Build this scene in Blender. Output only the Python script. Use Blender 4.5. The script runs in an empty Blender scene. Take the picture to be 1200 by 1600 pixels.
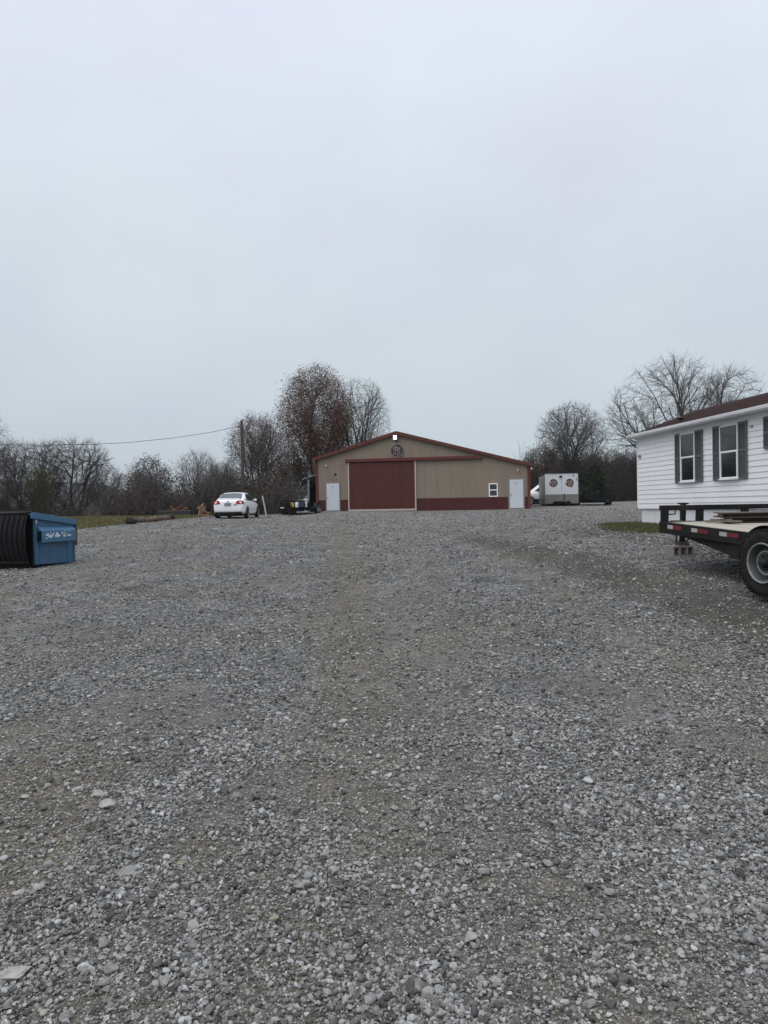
import bpy, math, random
import numpy as np
from mathutils import Vector, Matrix
R = math.radians
random.seed(7)
rng = np.random.default_rng(7)

# ------------------------------------------------------------------ camera, sky, sun, exposure
scene = bpy.context.scene
col = scene.collection
EYE = 1.55
F = 1100.0
cam_d = bpy.data.cameras.new('camera')
cam = bpy.data.objects.new('camera', cam_d)
col.objects.link(cam)
CAMROT = Matrix.Rotation(R(90 - 0.42), 3, 'X') @ Matrix.Rotation(R(-0.9), 3, 'Z')
cam.location = (0, 0, EYE)
cam.rotation_euler = CAMROT.to_euler()
cam_d.sensor_fit = 'VERTICAL'
cam_d.sensor_height = 36.0
cam_d.lens = F / 1600 * 36.0
cam_d.clip_start = 0.05
cam_d.clip_end = 6000
scene.camera = cam
scene.render.resolution_x = 768
scene.render.resolution_y = 1024

SUN_EL, SUN_AZ = R(48), R(215)          # azimuth measured from +Y clockwise: sun behind the camera, to the left
world = bpy.data.worlds.new('World')
scene.world = world
world.use_nodes = True
wn, wl = world.node_tree.nodes, world.node_tree.links
wn.clear()
w_out = wn.new('ShaderNodeOutputWorld')
w_bg = wn.new('ShaderNodeBackground')
w_sky = wn.new('ShaderNodeTexSky')
w_sky.sky_type = 'NISHITA'
w_sky.sun_disc = False
w_sky.sun_elevation = SUN_EL
w_sky.sun_rotation = SUN_AZ
w_tc = wn.new('ShaderNodeTexCoord')
w_sep = wn.new('ShaderNodeSeparateXYZ')
wl.new(w_tc.outputs['Generated'], w_sep.inputs[0])
w_noise = wn.new('ShaderNodeTexNoise')
w_noise.inputs['Scale'].default_value = 2.3
w_noise.inputs['Detail'].default_value = 4
w_noise.inputs['Roughness'].default_value = 0.45
w_map = wn.new('ShaderNodeMapping')
w_map.inputs['Scale'].default_value = (1, 1, 2.2)
wl.new(w_tc.outputs['Generated'], w_map.inputs[0])
wl.new(w_map.outputs[0], w_noise.inputs[0])
w_add = wn.new('ShaderNodeMath'); w_add.operation = 'MULTIPLY_ADD'
w_add.inputs[1].default_value = 0.16
wl.new(w_noise.outputs[0], w_add.inputs[0])
wl.new(w_sep.outputs[2], w_add.inputs[2])
w_ramp = wn.new('ShaderNodeValToRGB')
e = w_ramp.color_ramp.elements
def lin(r, g, b):
    f = lambda c: (c / 255 / 12.92) if c / 255 <= 0.04045 else ((c / 255 + 0.055) / 1.055) ** 2.4
    return (f(r), f(g), f(b), 1)
e[0].position = 0.05; e[0].color = lin(183, 192, 200)
e[1].position = 1.0; e[1].color = lin(232, 236, 248)
for p, c in ((0.14, (188, 198, 206)), (0.26, (197, 206, 215)), (0.42, (207, 215, 225)), (0.56, (216, 223, 235)), (0.68, (222, 228, 242))):
    n = e.new(p); n.color = lin(*c)
wl.new(w_add.outputs[0], w_ramp.inputs[0])
w_sc = wn.new('ShaderNodeMixRGB'); w_sc.blend_type = 'MULTIPLY'; w_sc.inputs[0].default_value = 1
w_sc.inputs[2].default_value = (0.07, 0.07, 0.07, 1)
wl.new(w_sky.outputs[0], w_sc.inputs[1])
w_mix = wn.new('ShaderNodeMixRGB'); w_mix.inputs[0].default_value = 0.94
wl.new(w_sc.outputs[0], w_mix.inputs[1])
w_n2 = wn.new('ShaderNodeTexNoise'); w_n2.inputs['Scale'].default_value = 1.7; w_n2.inputs['Detail'].default_value = 5; w_n2.inputs['Roughness'].default_value = .5
w_m2 = wn.new('ShaderNodeMapping'); w_m2.inputs['Location'].default_value = (3.1, 1.7, .4); w_m2.inputs['Scale'].default_value = (1, 1, 1.7)
wl.new(w_tc.outputs['Generated'], w_m2.inputs[0]); wl.new(w_m2.outputs[0], w_n2.inputs[0])
w_tint = wn.new('ShaderNodeValToRGB'); te = w_tint.color_ramp.elements
te[0].position = .35; te[0].color = (.93, .91, .94, 1); te[1].position = .62; te[1].color = (1.02, 1.035, 1.01, 1)
wl.new(w_n2.outputs[0], w_tint.inputs[0])
w_mul = wn.new('ShaderNodeMixRGB'); w_mul.blend_type = 'MULTIPLY'; w_mul.inputs[0].default_value = 1
wl.new(w_ramp.outputs[0], w_mul.inputs[1]); wl.new(w_tint.outputs[0], w_mul.inputs[2])
wl.new(w_mul.outputs[0], w_mix.inputs[2])
wl.new(w_mix.outputs[0], w_bg.inputs[0])
w_zen = wn.new('ShaderNodeMapRange'); w_zen.interpolation_type = 'SMOOTHSTEP'      # an overcast sky is far brighter overhead than at the horizon
for i_, v_ in ((1, .58), (2, 1.0), (3, 1.075), (4, 2.5)): w_zen.inputs[i_].default_value = v_
wl.new(w_sep.outputs[2], w_zen.inputs[0]); wl.new(w_zen.outputs[0], w_bg.inputs[1])
wl.new(w_bg.outputs[0], w_out.inputs[0])

sun_d = bpy.data.lights.new('sun', 'SUN')
sun_d.energy = 1.15
sun_d.angle = R(45)
sun_d.color = (1.0, 0.97, 0.93)
sun = bpy.data.objects.new('sun', sun_d)
col.objects.link(sun)
sdir = Vector((math.sin(SUN_AZ) * math.cos(SUN_EL), math.cos(SUN_AZ) * math.cos(SUN_EL), math.sin(SUN_EL)))
sun.rotation_euler = (-sdir).to_track_quat('-Z', 'Y').to_euler()

scene.view_settings.view_transform = 'Standard'
scene.view_settings.look = 'None'
scene.view_settings.exposure = 0.08
scene.view_settings.gamma = 1.0
scene.view_settings.use_curve_mapping = False

# ------------------------------------------------------------------ helpers
def ray(px, py):
    return CAMROT @ Vector(((px - 600) / F, (800 - py) / F, -1))
def at(px, py, Y):
    r = ray(px, py)
    return Vector((0, 0, EYE)) + r * (Y / r.y)
def plane_local(px, py, o, d):
    """distance along the vertical plane through o with direction d, and absolute height"""
    r = ray(px, py)
    # t*(rx,ry) = o + s*d
    det = r.x * (-d[1]) - (-d[0]) * r.y
    t = (o[0] * (-d[1]) - (-d[0]) * o[1]) / det
    s = (r.x * o[1] - r.y * o[0]) / det
    return s, EYE + t * r.z

class MB:
    def __init__(s): s.v = []; s.f = []
    def add(s, vs, fs):
        o = len(s.v); s.v.extend(tuple(v) for v in vs); s.f.extend([i + o for i in f] for f in fs)
        return s
    def box(s, x0, x1, y0, y1, z0, z1, M=None):
        vs = [Vector((x, y, z)) for z in (z0, z1) for y in (y0, y1) for x in (x0, x1)]
        if M: vs = [M @ v for v in vs]
        return s.add(vs, [(0, 2, 3, 1), (4, 5, 7, 6), (0, 1, 5, 4), (2, 6, 7, 3), (0, 4, 6, 2), (1, 3, 7, 5)])
    def cyl(s, p0, p1, r0, r1=None, n=12, caps=True):
        r1 = r0 if r1 is None else r1
        return s.tube([p0, p1], [r0, r1], n, caps)
    def tube(s, pts, rad, n=8, caps=True):
        pts = [Vector(p) for p in pts]
        if not hasattr(rad, '__len__'): rad = [rad] * len(pts)
        o = len(s.v); k = len(pts); up = None
        for i, p in enumerate(pts):
            d = (pts[min(i + 1, k - 1)] - pts[max(i - 1, 0)]).normalized()
            if up is None:
                a = Vector((0, 0, 1)) if abs(d.z) < 0.9 else Vector((1, 0, 0))
                up = d.cross(a).normalized()
            up = (up - d * up.dot(d)).normalized()
            w = d.cross(up)
            for j in range(n):
                t = 2 * math.pi * j / n
                s.v.append(tuple(p + (up * math.cos(t) + w * math.sin(t)) * rad[i]))
        for i in range(k - 1):
            for j in range(n):
                a = o + i * n + j; b = o + i * n + (j + 1) % n
                s.f.append([a, b, b + n, a + n])
        if caps:
            s.f.append([o + j for j in range(n)][::-1]); s.f.append([o + (k - 1) * n + j for j in range(n)])
        return s
    def prism(s, poly, axis, a0, a1):
        """polygon in the two other axes, extruded along axis from a0 to a1"""
        def P(u, v, a):
            return {'x': (a, u, v), 'y': (u, a, v), 'z': (u, v, a)}[axis]
        n = len(poly)
        vs = [P(u, v, a0) for u, v in poly] + [P(u, v, a1) for u, v in poly]
        fs = [tuple(range(n))[::-1], tuple(range(n, 2 * n))] + [(i, (i + 1) % n, (i + 1) % n + n, i + n) for i in range(n)]
        return s.add(vs, fs)
    def lathe(s, prof, c, axis='x', n=32, caps=False):
        """profile (a, r): a along the axis, r radius"""
        o = len(s.v)
        for a, r in prof:
            for j in range(n):
                t = 2 * math.pi * j / n
                q = {'x': (a, r * math.cos(t), r * math.sin(t)), 'y': (r * math.cos(t), a, r * math.sin(t)), 'z': (r * math.cos(t), r * math.sin(t), a)}[axis]
                s.v.append((c[0] + q[0], c[1] + q[1], c[2] + q[2]))
        for i in range(len(prof) - 1):
            for j in range(n):
                a = o + i * n + j; b = o + i * n + (j + 1) % n
                s.f.append([a, b, b + n, a + n])
        if caps:
            s.f.append([o + j for j in range(n)]); s.f.append([o + (len(prof) - 1) * n + j for j in range(n)][::-1])
        return s
    def build(s, name, m, parent=None, bevel=0, smooth=False, seg=2):
        me = bpy.data.meshes.new(name)
        me.from_pydata(s.v, [], s.f)
        me.materials.append(m)
        import bmesh
        b = bmesh.new(); b.from_mesh(me); bmesh.ops.recalc_face_normals(b, faces=b.faces); b.to_mesh(me); b.free()
        if smooth:
            me.shade_smooth()
        o = bpy.data.objects.new(name, me)
        col.objects.link(o)
        if parent is not None: o.parent = parent
        if bevel:
            md = o.modifiers.new('bevel', 'BEVEL'); md.width = bevel; md.segments = seg; md.limit_method = 'ANGLE'
        if smooth == 'auto':
            md = o.modifiers.new('es', 'EDGE_SPLIT'); md.split_angle = R(35)
        return o

def tag(o, label=None, cat=None, group=None, kind=None):
    if label: o['label'] = label
    if cat: o['category'] = cat
    if group: o['group'] = group
    if kind: o['kind'] = kind
    return o
def empty(name, loc, rz, label, cat, group=None):
    o = bpy.data.objects.new(name, None)
    o.empty_display_size = 0.3
    col.objects.link(o); o.location = loc; o.rotation_euler = (0, 0, rz)
    return tag(o, label, cat, group)
def np_mesh(name, V, Fc, m, nside, mat_smooth=False):
    """fast mesh from numpy arrays; Fc is (n, nside)"""
    me = bpy.data.meshes.new(name)
    me.vertices.add(len(V)); me.vertices.foreach_set('co', V.astype(np.float32).ravel())
    nf = len(Fc)
    me.loops.add(nf * nside); me.loops.foreach_set('vertex_index', Fc.astype(np.int32).ravel())
    me.polygons.add(nf)
    me.polygons.foreach_set('loop_start', np.arange(0, nf * nside, nside, dtype=np.int32))
    me.polygons.foreach_set('loop_total', np.full(nf, nside, dtype=np.int32))
    me.polygons.foreach_set('use_smooth', np.full(nf, mat_smooth, dtype=bool))
    me.materials.append(m)
    me.update(calc_edges=True); me.validate()
    o = bpy.data.objects.new(name, me); col.objects.link(o)
    return o

# ---- materials
def mat(name, c, rough=0.6, var=0.12, scale=6.0, bump=0.0, bscale=40.0, metal=0.0, dirt=0.0, dirtc=(0.10, 0.085, 0.065), spec=0.5, stretch=None, coat=0.0):
    m = bpy.data.materials.new(name); m.use_nodes = True
    n, l = m.node_tree.nodes, m.node_tree.links
    b = n['Principled BSDF']
    b.inputs['Roughness'].default_value = rough
    b.inputs['Metallic'].default_value = metal
    b.inputs['Specular IOR Level'].default_value = spec
    b.inputs['Coat Weight'].default_value = coat
    tc = n.new('ShaderNodeTexCoord')
    mp = n.new('ShaderNodeMapping'); l.new(tc.outputs['Object'], mp.inputs[0])
    if stretch: mp.inputs['Scale'].default_value = stretch
    no = n.new('ShaderNodeTexNoise'); no.inputs['Scale'].default_value = scale; no.inputs['Detail'].default_value = 6; no.inputs['Roughness'].default_value = 0.65
    l.new(mp.outputs[0], no.inputs[0])
    mr = n.new('ShaderNodeMapRange'); mr.inputs[1].default_value = 0.25; mr.inputs[2].default_value = 0.75
    mr.inputs[3].default_value = 1 - var; mr.inputs[4].default_value = 1 + var
    l.new(no.outputs[0], mr.inputs[0])
    mul = n.new('ShaderNodeVectorMath'); mul.operation = 'SCALE'; mul.inputs[0].default_value = c[:3]
    l.new(mr.outputs[0], mul.inputs['Scale'])
    out = mul.outputs[0]
    if dirt:
        n2 = n.new('ShaderNodeTexNoise'); n2.inputs['Scale'].default_value = scale * 0.6; n2.inputs['Detail'].default_value = 8; n2.inputs['Roughness'].default_value = 0.75
        l.new(mp.outputs[0], n2.inputs[0])
        m2 = n.new('ShaderNodeMapRange'); m2.inputs[1].default_value = 0.5; m2.inputs[2].default_value = 0.75; m2.inputs[3].default_value = 0; m2.inputs[4].default_value = dirt
        l.new(n2.outputs[0], m2.inputs[0])
        mx = n.new('ShaderNodeMixRGB'); mx.inputs[2].default_value = (*dirtc, 1)
        l.new(m2.outputs[0], mx.inputs[0]); l.new(out, mx.inputs[1]); out = mx.outputs[0]
    l.new(out, b.inputs['Base Color'])
    if bump:
        bn = n.new('ShaderNodeTexNoise'); bn.inputs['Scale'].default_value = bscale; bn.inputs['Detail'].default_value = 4
        l.new(mp.outputs[0], bn.inputs[0])
        bp = n.new('ShaderNodeBump'); bp.inputs['Strength'].default_value = bump; bp.inputs['Distance'].default_value = 0.02
        l.new(bn.outputs[0], bp.inputs['Height']); l.new(bp.outputs[0], b.inputs['Normal'])
    return m
def island_mat(name, stops, rough=0.9, var=0.25, scale=120):
    """colour picked per loose piece (stone, blade, leaf, twig) out of a ramp"""
    m = bpy.data.materials.new(name); m.use_nodes = True
    n, l = m.node_tree.nodes, m.node_tree.links
    b = n['Principled BSDF']; b.inputs['Roughness'].default_value = rough; b.inputs['Specular IOR Level'].default_value = 0.25
    g = n.new('ShaderNodeNewGeometry')
    r = n.new('ShaderNodeValToRGB'); el = r.color_ramp.elements
    el[0].position = stops[0][0]; el[0].color = (*stops[0][1], 1)
    el[1].position = stops[-1][0]; el[1].color = (*stops[-1][1], 1)
    for p, c in stops[1:-1]:
        q = el.new(p); q.color = (*c, 1)
    l.new(g.outputs['Random Per Island'], r.inputs[0])
    out = r.outputs[0]
    if var:
        tc = n.new('ShaderNodeTexCoord'); no = n.new('ShaderNodeTexNoise'); no.inputs['Scale'].default_value = scale; no.inputs['Detail'].default_value = 3
        l.new(tc.outputs['Object'], no.inputs[0])
        mr = n.new('ShaderNodeMapRange'); mr.inputs[1].default_value = 0.25; mr.inputs[2].default_value = 0.75; mr.inputs[3].default_value = 1 - var; mr.inputs[4].default_value = 1 + var
        l.new(no.outputs[0], mr.inputs[0])
        v = n.new('ShaderNodeVectorMath'); v.operation = 'SCALE'; l.new(out, v.inputs[0]); l.new(mr.outputs[0], v.inputs['Scale']); out = v.outputs[0]
    l.new(out, b.inputs['Base Color'])
    return m
def emit_mat(name, c, s):
    m = bpy.data.materials.new(name); m.use_nodes = True
    b = m.node_tree.nodes['Principled BSDF']
    b.inputs['Base Color'].default_value = (*c, 1); b.inputs['Emission Color'].default_value = (*c, 1); b.inputs['Emission Strength'].default_value = s
    return m
def ribbed(name, c, pitch, axis=0, depth=0.02, var=0.1, dirt=0.3, dirtc=(0.16, 0.13, 0.10), seam=0.25, rough=0.55):
    """painted sheet metal with a repeating rib: bump from object coordinates plus slightly darker seams"""
    m = mat(name, c, rough, var, 0.9, 0, 1, 0, dirt, dirtc, stretch=(3.0, 3.0, 0.35))
    n, l = m.node_tree.nodes, m.node_tree.links
    b = n['Principled BSDF']; b.inputs['Specular IOR Level'].default_value = .2
    tc = n.new('ShaderNodeTexCoord'); sp = n.new('ShaderNodeSeparateXYZ'); l.new(tc.outputs['Object'], sp.inputs[0])
    d = n.new('ShaderNodeMath'); d.operation = 'DIVIDE'; d.inputs[1].default_value = pitch; l.new(sp.outputs[axis], d.inputs[0])
    fr = n.new('ShaderNodeMath'); fr.operation = 'FRACT'; l.new(d.outputs[0], fr.inputs[0])
    pp = n.new('ShaderNodeMath'); pp.operation = 'PINGPONG'; pp.inputs[1].default_value = 0.5; l.new(fr.outputs[0], pp.inputs[0])
    rp = n.new('ShaderNodeMapRange'); rp.inputs[1].default_value = 0.06; rp.inputs[2].default_value = 0.12; rp.inputs[3].default_value = 1; rp.inputs[4].default_value = 0
    l.new(pp.outputs[0], rp.inputs[0])
    bp = n.new('ShaderNodeBump'); bp.inputs['Distance'].default_value = depth; bp.inputs['Strength'].default_value = 1.0
    l.new(rp.outputs[0], bp.inputs['Height']); l.new(bp.outputs[0], b.inputs['Normal'])
    # sheet seams every four ribs
    d2 = n.new('ShaderNodeMath'); d2.operation = 'DIVIDE'; d2.inputs[1].default_value = pitch * 4; l.new(sp.outputs[axis], d2.inputs[0])
    f2 = n.new('ShaderNodeMath'); f2.operation = 'FRACT'; l.new(d2.outputs[0], f2.inputs[0])
    g2 = n.new('ShaderNodeMath'); g2.operation = 'LESS_THAN'; g2.inputs[1].default_value = 0.035; l.new(f2.outputs[0], g2.inputs[0])
    s2 = n.new('ShaderNodeMath'); s2.operation = 'MULTIPLY'; s2.inputs[1].default_value = seam; l.new(g2.outputs[0], s2.inputs[0])
    src = b.inputs['Base Color'].links[0].from_socket
    mx = n.new('ShaderNodeMixRGB'); mx.inputs[2].default_value = (c[0] * 0.35, c[1] * 0.35, c[2] * 0.35, 1)
    l.new(s2.outputs[0], mx.inputs[0]); l.new(src, mx.inputs[1]); l.new(mx.outputs[0], b.inputs['Base Color'])
    return m

# ---- numpy value noise
_perm = rng.random((256, 256))
def vnoise(x, y):
    xi = np.floor(x).astype(int); yi = np.floor(y).astype(int)
    fx = x - xi; fy = y - yi
    fx = fx * fx * (3 - 2 * fx); fy = fy * fy * (3 - 2 * fy)
    g = lambda a, b: _perm[a % 256, b % 256]
    return (g(xi, yi) * (1 - fx) + g(xi + 1, yi) * fx) * (1 - fy) + (g(xi, yi + 1) * (1 - fx) + g(xi + 1, yi + 1) * fx) * fy
def fbm(x, y, o=4):
    s = 0; a = 0.5; t = 0
    for i in range(o):
        s = s + a * vnoise(x * 2 ** i + 17 * i, y * 2 ** i + 31 * i); t += a; a *= 0.5
    return s / t
def sstep(a, b, x):
    t = np.clip((x - a) / (b - a), 0, 1); return t * t * (3 - 2 * t)

# ------------------------------------------------------------------ ground shape (thin plate through surveyed points)
ctrl = [(0, -12, 0), (-12, -12, 0), (12, -12, 0.2), (0, 0, 0), (-4, 0, -.02), (4, 0, .1), (0, 4, .02), (-3, 4, 0), (2.5, 4, .08), (0, 10, .2), (0, 24, .62), (0, 38, .98),
        (-12, 6, 0.0), (12, 6, .35), (25, 0, .6), (-30, 0, -.3), (-20, 16, .15), (-30, 30, .5)]
for px, py, Y in ((55, 888, 16.6), (-40, 889, 17.4), (1190, 930, 8.4), (1068, 867, 11.6), (1000, 818, 23), (345, 811, 37.6), (400, 808.5, 42), (495, 799.5, 53), (828, 795, 50), (650, 798, 52),
                  (877, 790.5, 55), (930, 790, 56), (120, 827, 30), (330, 806, 44), (985, 783, 84), (440, 806, 46), (490, 803, 47), (900, 800, 40), (240, 808, 46.5), (130, 809, 45.5)):
    p = at(px, py, Y); ctrl.append((p.x, p.y, p.z))
ctrl += [(-40, 46, 1.0), (-22, 60, -.6), (-45, 66, -2), (-8, 66, .3), (-25, 90, -7), (-60, 110, -12), (-10, 100, -3), (12, 75, 1.4), (40, 60, 2.0), (25, 30, 1.1), (50, 120, 2.4), (20, 125, 1.6), (70, 20, 1.5), (-70, 60, -3), (-70, 10, -1)]
_C = np.array(ctrl)
def _phi(d2):
    return np.where(d2 > 1e-9, 0.5 * d2 * np.log(np.maximum(d2, 1e-9)), 0)
_n = len(_C)
_A = np.zeros((_n + 3, _n + 3))
_d2 = ((_C[:, None, :2] - _C[None, :, :2]) ** 2).sum(-1)
_A[:_n, :_n] = _phi(_d2) + np.eye(_n) * 1.5
_A[:_n, _n] = 1; _A[:_n, _n + 1:] = _C[:, :2]
_A[_n, :_n] = 1; _A[_n + 1:, :_n] = _C[:, :2].T
_W = np.linalg.solve(_A, np.concatenate([_C[:, 2], [0, 0, 0]]))
def Hn(x, y):
    x = np.asarray(x, float); y = np.asarray(y, float)
    xc = np.clip(x, -70, 70); yc = np.clip(y, -14, 125)
    z = np.full(x.shape, _W[_n]) + _W[_n + 1] * xc + _W[_n + 2] * yc
    for i in range(_n):
        z = z + _W[i] * _phi((xc - _C[i, 0]) ** 2 + (yc - _C[i, 1]) ** 2)
    return z
def micro(x, y):
    fade = np.clip(1 - (np.hypot(x, y) - 15) / 30, 0, 1)
    return fade * ((fbm(x * 1.1, y * 1.1, 3) - .5) * .05 + (fbm(x * 5, y * 5, 3) - .5) * .022)
def G(x, y):
    return float(Hn(np.array([x]), np.array([y]))[0])

def seg_dist(x, y, pts):
    d = np.full(np.shape(x), 1e9)
    for (ax, ay), (bx, by) in zip(pts[:-1], pts[1:]):
        t = np.clip(((x - ax) * (bx - ax) + (y - ay) * (by - ay)) / ((bx - ax) ** 2 + (by - ay) ** 2), 0, 1)
        d = np.minimum(d, np.hypot(x - ax - t * (bx - ax), y - ay - t * (by - ay)))
    return d
def gpt(px, py):
    """where the sight line through a pixel meets the ground"""
    r = ray(px, py); lo, hi = 0.5, 140
    for Y in np.geomspace(1.2, 120, 400):
        p = at(px, py, Y)
        if p.z <= G(p.x, p.y): return (p.x, p.y)
    return (p.x, p.y)
track_a = [gpt(*q) for q in ((1260, 1010), (1150, 960), (1050, 925), (950, 895), (860, 868), (800, 853), (740, 842))]
track_b = [gpt(*q) for q in ((560, 1250), (556, 1100), (550, 1000), (546, 930), (540, 880), (534, 840), (526, 815))]
track_c = [gpt(*q) for q in ((700, 1330), (690, 1150), (676, 1020), (664, 940), (654, 880), (640, 840))]
track_d = [gpt(*q) for q in ((-80, 960), (60, 925), (150, 905), (260, 870), (420, 845), (620, 825), (800, 812))]
brown_a = [gpt(*q) for q in ((-40, 1370), (30, 1320), (60, 1240), (110, 1190))]
brown_b = [gpt(*q) for q in ((330, 1330), (420, 1440), (500, 1600))]
brown_c = [gpt(*q) for q in ((620, 1330), (680, 1360))]
brown_d = [gpt(*q) for q in ((960, 1490), (1010, 1560))]
brown_e = [gpt(*q) for q in ((195, 1590), (90, 1620))]
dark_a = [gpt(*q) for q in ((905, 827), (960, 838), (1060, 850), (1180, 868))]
grass_right = [gpt(990, 824), gpt(1012, 827), gpt(1040, 831), gpt(1060, 832)]
def wear(x, y):
    """0 = clean crushed stone, 1 = packed fines and dirt"""
    n1 = fbm(x * .55 + 5, y * .38 + 9, 4); n2 = fbm(x * 2.3 + 50, y * 1.9, 4)
    w = sstep(.50, .66, .62 * n1 + .38 * n2)
    st = fbm(x * 1.9 + .04 * y + 3, y * .07 + 8, 3)          # long lanes worn by wheels towards the barn
    w = np.maximum(w, .75 * sstep(.56, .68, st + .15 * (n2 - .5)) * sstep(4, 9, y))
    j = (n2 - .5) * .8
    for pts, r, k in ((track_a, .55, .9), (track_b, .50, .85), (track_c, .42, .75), (track_d, .9, .6), (brown_a, .40, 1), (brown_b, .22, .9), (brown_c, .30, .8), (brown_d, .2, .8), (brown_e, .2, .8)):
        d = seg_dist(x, y, pts) + j * r * 1.3
        w = np.maximum(w, k * (1 - sstep(r * .5, r * 1.3, d)))
    return np.clip(w, 0, 1)
def tan_mask(x, y):
    n = fbm(x * .8 + 90, y * .6 + 33, 4); w = sstep(.53, .68, n) * .7
    j = (fbm(x * 3, y * 3 + 70, 3) - .5) * .5
    for pts, r, k in ((brown_a, .5, 1.0), (brown_b, .3, .8), (brown_c, .4, .75), (brown_d, .3, .7), (brown_e, .25, .8), (track_b, .40, .75), (track_c, .3, .35), (track_a, .4, .3)):
        w = np.maximum(w, k * (1 - sstep(r * .4, r * 1.3, seg_dist(x, y, pts) + j * r)))
    return np.clip(w, 0, 1)
def lawn_edge(x):
    """Y beyond which the left side is grass"""
    xs = [-60, -22, -15, -13, -11, -10]; ys = [22, 26, 28.5, 30, 37, 44]
    return np.interp(x, xs, ys)
def grassm(x, y):
    j = (fbm(x * 1.6, y * 1.6, 3) - .5) * 1.6
    g = sstep(-.4, .6, y - lawn_edge(x) + j) * (x < -9.5)
    g = np.maximum(g, sstep(-.3, .5, y + j - np.interp(x, [-10, -4, -3], [45, 58, 60])) * (x < 0))
    c = np.array(grass_right)
    d = seg_dist(x, y, [tuple(q) for q in c[:4]])
    g = np.maximum(g, 1 - sstep(.25, 1.25, d + j * .8))
    g = np.maximum(g, sstep(6.7, 7.3, x + j * .3 - .1 * (23 - y)) * (y < 23.3) * (y > 12))
    far = sstep(62, 75, np.hypot(x * .6, y) + j) * .9
    return np.clip(np.maximum(g, far), 0, 1)
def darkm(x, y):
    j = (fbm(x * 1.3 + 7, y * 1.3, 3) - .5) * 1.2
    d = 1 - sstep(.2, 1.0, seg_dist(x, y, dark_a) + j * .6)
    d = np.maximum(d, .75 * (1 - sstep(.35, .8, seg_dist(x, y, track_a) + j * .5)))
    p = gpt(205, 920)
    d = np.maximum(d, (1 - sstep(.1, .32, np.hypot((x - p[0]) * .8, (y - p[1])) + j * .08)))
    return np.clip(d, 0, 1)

def axis_pts(lo, hi, near, s0, k):
    a = [0.0]
    while a[-1] < hi: a.append(a[-1] + max(s0, (a[-1] - near) * k))
    b = [0.0]
    while b[-1] > lo: b.append(b[-1] - max(s0, (-b[-1] - near) * k))
    return np.array(b[::-1][:-1] + a)
gx = axis_pts(-900, 900, 5, .10, .035)
gy = axis_pts(-40, 1300, 6, .09, .028)
XX, YY = np.meshgrid(gx, gy)
ZZ = Hn(XX, YY) + micro(XX, YY)
V = np.stack([XX.ravel(), YY.ravel(), ZZ.ravel()], 1)
nx, ny = len(gx), len(gy)
ii, jj = np.meshgrid(np.arange(nx - 1), np.arange(ny - 1))
a = (jj * nx + ii).ravel()
FF = np.stack([a, a + 1, a + 1 + nx, a + nx], 1)

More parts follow.
